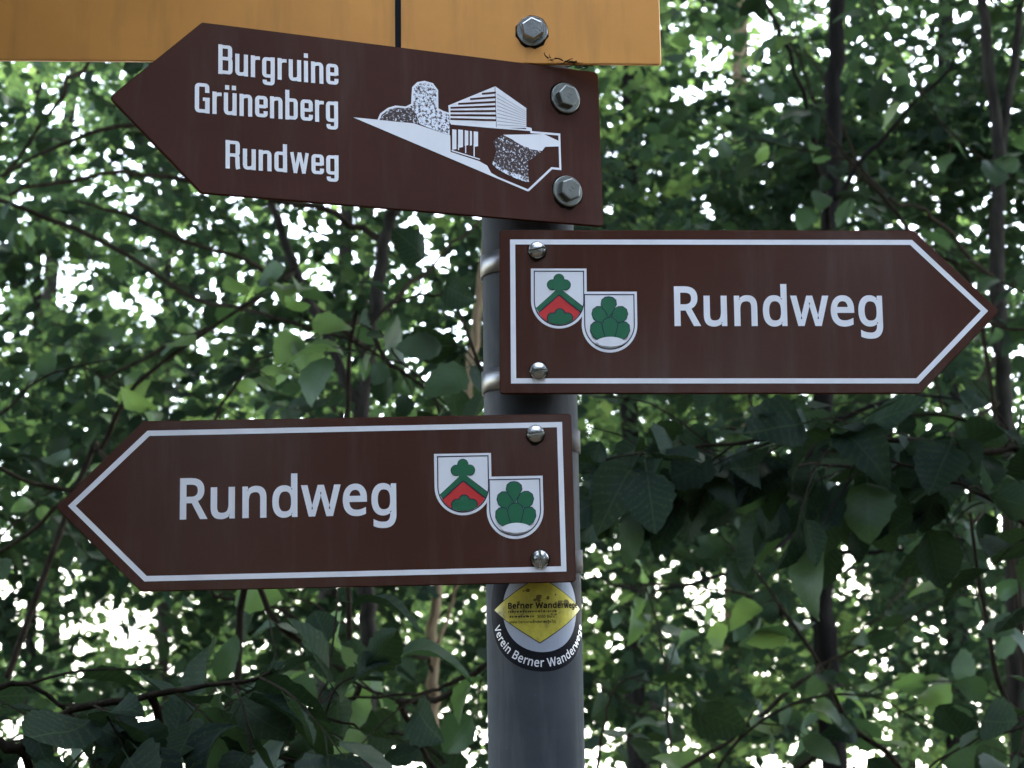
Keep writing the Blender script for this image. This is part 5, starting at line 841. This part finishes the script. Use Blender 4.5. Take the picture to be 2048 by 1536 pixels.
# ---- shrubs with near leaves, each leaf a piece of its own
def shrub(label, key, seed):
    rng = np.random.default_rng(seed); S = SHRUB[key]; bx, by = S['base']; base = Vector((bx, by, gz(bx, by)))
    t = thing('shrub', label, 'shrub', base)
    for bi, (pts, size, gap, droop, tone) in enumerate(S['br']):
        p0 = Vector(pts[0])
        low = [(bx, by, base.z - .05), (bx * .96 + p0.x * .04, by, base.z + .5), ((bx + p0.x) / 2, (by + p0.y) / 2, (base.z + p0.z) / 2 + .15)]
        if bi == 0: first = [Vector(p) for p in pts]; r_ = .0075
        else:                                   # later branches fork off the first one when they start near it
            near = min(first, key=lambda q: (q - p0).length)
            if .02 < (near - p0).length < .75:
                low = [tuple(near), tuple(near.lerp(p0, .35) + Vector((0, 0, -.02))), tuple(near.lerp(p0, .7) + Vector((0, 0, -.015)))]; r_ = .004
            else: r_ = .0065
        V, Fc, Q = tube_arrays([list(p) for p in low] + [list(p) for p in pts], r_, .0012, 7, .0012, rng)
        br = mesh_obj('branch', (V - np.array(base)).tolist(), Fc, 'bark_twig', t, True)
        Q = Q[12:]; seg = np.linalg.norm(np.diff(Q, axis=0), axis=1); cum = np.concatenate([[0], np.cumsum(seg)])
        # side twigs every few centimetres, a few leaves on each, so that the leaves fill a spray and not a line
        s = .02; k = 0; TV, TF = [], []; per = 3; step = gap * per * .68
        while s < cum[-1] and k < 140:
            i = min(len(seg) - 1, max(0, int(np.searchsorted(cum, s) - 1))); f = (s - cum[i]) / (seg[i] + 1e-9)
            p = Q[i] + (Q[i + 1] - Q[i]) * f; ax = (Q[i + 1] - Q[i]) / (seg[i] + 1e-9)
            side = np.cross(ax, [0, 0, 1.0]); side /= np.linalg.norm(side) + 1e-9
            sg = 1 if rng.random() < .5 else -1
            td = ax * rng.uniform(.2, .9) + side * sg * rng.uniform(.2, .9) + np.array([0, 0, rng.uniform(-.75, .65)]); td /= np.linalg.norm(td)
            tl = rng.uniform(.05, .17) * size / .075
            q = p + td * tl + np.array([0, 0, -.18 * tl * droop]); mid = p + td * tl * .5 + rng.normal(0, .004, 3)
            v_, f_, _q = tube_arrays([p, mid, q], .0015, .0007, 4, 0, rng); n0 = len(TV); TV += (v_ - np.array(base)).tolist(); TF += [tuple(n0 + a_ for a_ in ff) for ff in f_]
            nl = int(rng.integers(2, 5))
            for j in range(nl):
                w = (j + .6) / nl; lp = p * (1 - w) ** 2 + 2 * w * (1 - w) * mid + w * w * q; lside = np.cross(td, [0, 0, 1.0]); lside /= np.linalg.norm(lside) + 1e-9
                d = td * rng.uniform(.3, 1.0) + lside * (1 if j % 2 else -1) * rng.uniform(.3, .9) * (0.3 if j == nl - 1 else 1) + np.array([0, 0, -droop * rng.uniform(-.1, 1.1)]) + rng.normal(0, .22, 3)
                d /= np.linalg.norm(d)
                nn = np.array([0, -.5, .8]) + rng.normal(0, .55, 3)
                x = np.cross(d, nn); x /= np.linalg.norm(x) + 1e-9; z = np.cross(x, d)
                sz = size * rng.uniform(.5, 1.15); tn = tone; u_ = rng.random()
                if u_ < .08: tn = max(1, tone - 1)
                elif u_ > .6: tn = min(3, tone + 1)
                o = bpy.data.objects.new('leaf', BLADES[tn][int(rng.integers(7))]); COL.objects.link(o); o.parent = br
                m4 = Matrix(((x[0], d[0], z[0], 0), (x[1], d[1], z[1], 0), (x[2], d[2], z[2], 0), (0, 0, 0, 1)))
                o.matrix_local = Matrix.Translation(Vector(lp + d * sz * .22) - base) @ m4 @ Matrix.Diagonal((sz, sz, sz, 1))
                k += 1
            s += step * rng.uniform(.6, 1.4)
        if TV: mesh_obj('twigs', TV, TF, 'bark_twig', br)['kind'] = 'stuff'
    return t
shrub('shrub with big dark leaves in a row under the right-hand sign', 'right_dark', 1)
shrub('shrub with bright green leaves at the lower right edge', 'right_bright', 2)
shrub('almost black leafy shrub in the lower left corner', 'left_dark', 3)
shrub('shrub with bright green leaves left above the lower left sign', 'left_bright', 4)
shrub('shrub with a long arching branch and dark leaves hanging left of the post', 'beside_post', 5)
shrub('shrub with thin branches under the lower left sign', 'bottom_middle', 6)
shrub('shrub with scattered medium leaves right of the sticker', 'right_mid', 7)
shrub('tall shrub with large leaves at the top right', 'right_top', 8)

# ---- wood behind the photographer: it is what the signs mirror and what shades them from the front
for i, (x, y, lab) in enumerate([(-5.2, -3.6, 'dense tree behind the photographer, far left'), (-2.6, -5.6, 'dense tree behind the photographer, left of the middle'), (0.2, -6.6, 'dense tree straight behind the photographer'), (2.9, -5.8, 'dense tree behind the photographer, right of the middle'), (5.3, -3.8, 'dense tree behind the photographer, far right')]):
    tree(lab, [[x, y, gz(x, y)], [x + .1, y, 2], [x, y, 5], [x + .2, y, 8]], .14, .06, 'bark_grey',
         [(x, y, 2.0, 1.8, 1.2, 1.8, 1), (x + .2, y, 4.6, 1.9, 1.3, 1.5, 1)],
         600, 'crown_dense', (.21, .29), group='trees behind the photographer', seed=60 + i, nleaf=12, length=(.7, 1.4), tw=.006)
for i, (x, y, lab) in enumerate([(-3.6, -1.6, 'dense tree on the left, out of view, added to cut side light'), (3.8, -1.5, 'dense tree on the right, out of view, added to cut side light')]):  # unseen trees added at both sides to cut the light
    tree(lab, [[x, y, gz(x, y)], [x + .1, y, 2], [x, y, 5], [x + .2, y, 8]], .12, .05, 'bark_grey',
         [(x, y, 2.2, 1.1, 1.9, 1.6, 1), (x * .95, y, 4.8, 1.3, 2.1, 1.4, 1)],
         420, 'crown_dense', (.14, .20), group='trees added to cut side light', seed=70 + i, nleaf=12, length=(.7, 1.4), tw=.006)
for i, (x, lab) in enumerate([(-1.4, 'unseen close bush added on the left to darken the signs'), (1.6, 'unseen close bush added on the right to darken the pole')]):  # unseen bushes added to keep sky light off signs and pole
    tree(lab, [[x, -.5, gz(x, -.5)], [x, -.5, 1.0], [x * .98, -.5, 2.4]], .02, .008, 'bark_grey',
         [(x, -.8, 2.0, .45, .9, 1.3, 1)] if x < 0 else [(x, -.2, 1.4, .40, .8, 1.1, 1)], 300, 'crown_dense', (.10, .15), group='unseen bushes added to block side light', seed=75 + i, nleaf=10, length=(.3, .5))
# ---- crowns overhead, out of the frame, added to shade the signs and the near leaves from above
for i, (x, y, cx, cy_, lab) in enumerate([(-3.2, 1.6, -1.6, 2.2, 'unseen tall tree added over the post from the left for shade'), (3.3, 2.0, 1.7, 2.4, 'unseen tall tree added over the post from the right for shade')]):
    tree(lab, [[x, y, gz(x, y)], [x, y, 2.5], [x * .9, y, 5], [cx, cy_, 7.5]], .12, .05, 'bark_grey',
         [(cx, cy_, 5.6, 2.2, 2.6, .7, 1), (cx * 1.3, cy_ + .6, 7.0, 2.4, 2.8, .8, .8)],
         430, 'crown_dense', (.13, .19), group='tall trees added overhead for shade', seed=80 + i, nleaf=12, length=(.7, 1.4), tw=.006)

tree('unseen low tree added above left to shade the yellow sign', [[-1.7, -.7, gz(-1.7, -.7)], [-1.65, -.7, 1.2], [-1.5, -.65, 2.2], [-1.0, -.5, 2.75], [-.4, -.35, 2.8]], .03, .012, 'bark_grey',
     [(-.54, -.23, 2.26, .38, .16, .065, 1), (-.8, -.40, 2.45, .4, .3, .15, .4)], 330, 'crown_dense', (.06, .09), seed=90, nleaf=8, length=(.16, .28))  # leaf cluster added out of frame to darken the sign's left end

for i, (x, y, lab) in enumerate([(-1.9, .9, 'unseen low tree added to shade the thicket on the left from above'), (1.9, 1.0, 'unseen low tree added to shade the thicket on the right from above')]):  # leaf roof added out of frame to shade the near shrubs
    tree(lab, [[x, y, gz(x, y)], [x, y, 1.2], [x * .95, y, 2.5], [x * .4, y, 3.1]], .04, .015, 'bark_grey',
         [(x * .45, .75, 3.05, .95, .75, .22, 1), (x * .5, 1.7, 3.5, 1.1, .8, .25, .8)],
         150, 'crown_dense', (.09, .13), group='low trees added to shade the thicket', seed=95 + i, nleaf=11, length=(.4, .7))

def debris():
    """Dark shreds of plant litter caught where the castle sign meets the hiking sign."""
    rng = np.random.default_rng(5); s = SIGN['s1']; c = Vector(s['o']) + Vector((-.012, -.012, s['H'] / 2 + .0005)); bm_v, bm_f = [], []
    for k in range(26):
        x = rng.uniform(-.022, .008); p = np.array([c.x + x, c.y + x * .43 - rng.uniform(0, .003), c.z + rng.uniform(-.001, .0015)])
        d = rng.normal(0, 1, 3) * np.array([.0045, .0012, .0014]); q = p + d
        V, Fc, _ = tube_arrays([p, (p + q) / 2 + rng.normal(0, .0012, 3), q], .0005, .00015, 4, 0, rng)
        n = len(bm_v); bm_v += V.tolist(); bm_f += [tuple(n + i for i in f) for f in Fc]
    o = mesh_obj('plant_litter', bm_v, bm_f, 'bark_twig')
    tag(o, 'dark tuft of plant litter caught on the castle sign under the yellow sign', 'plant litter', None, 'stuff')
debris()
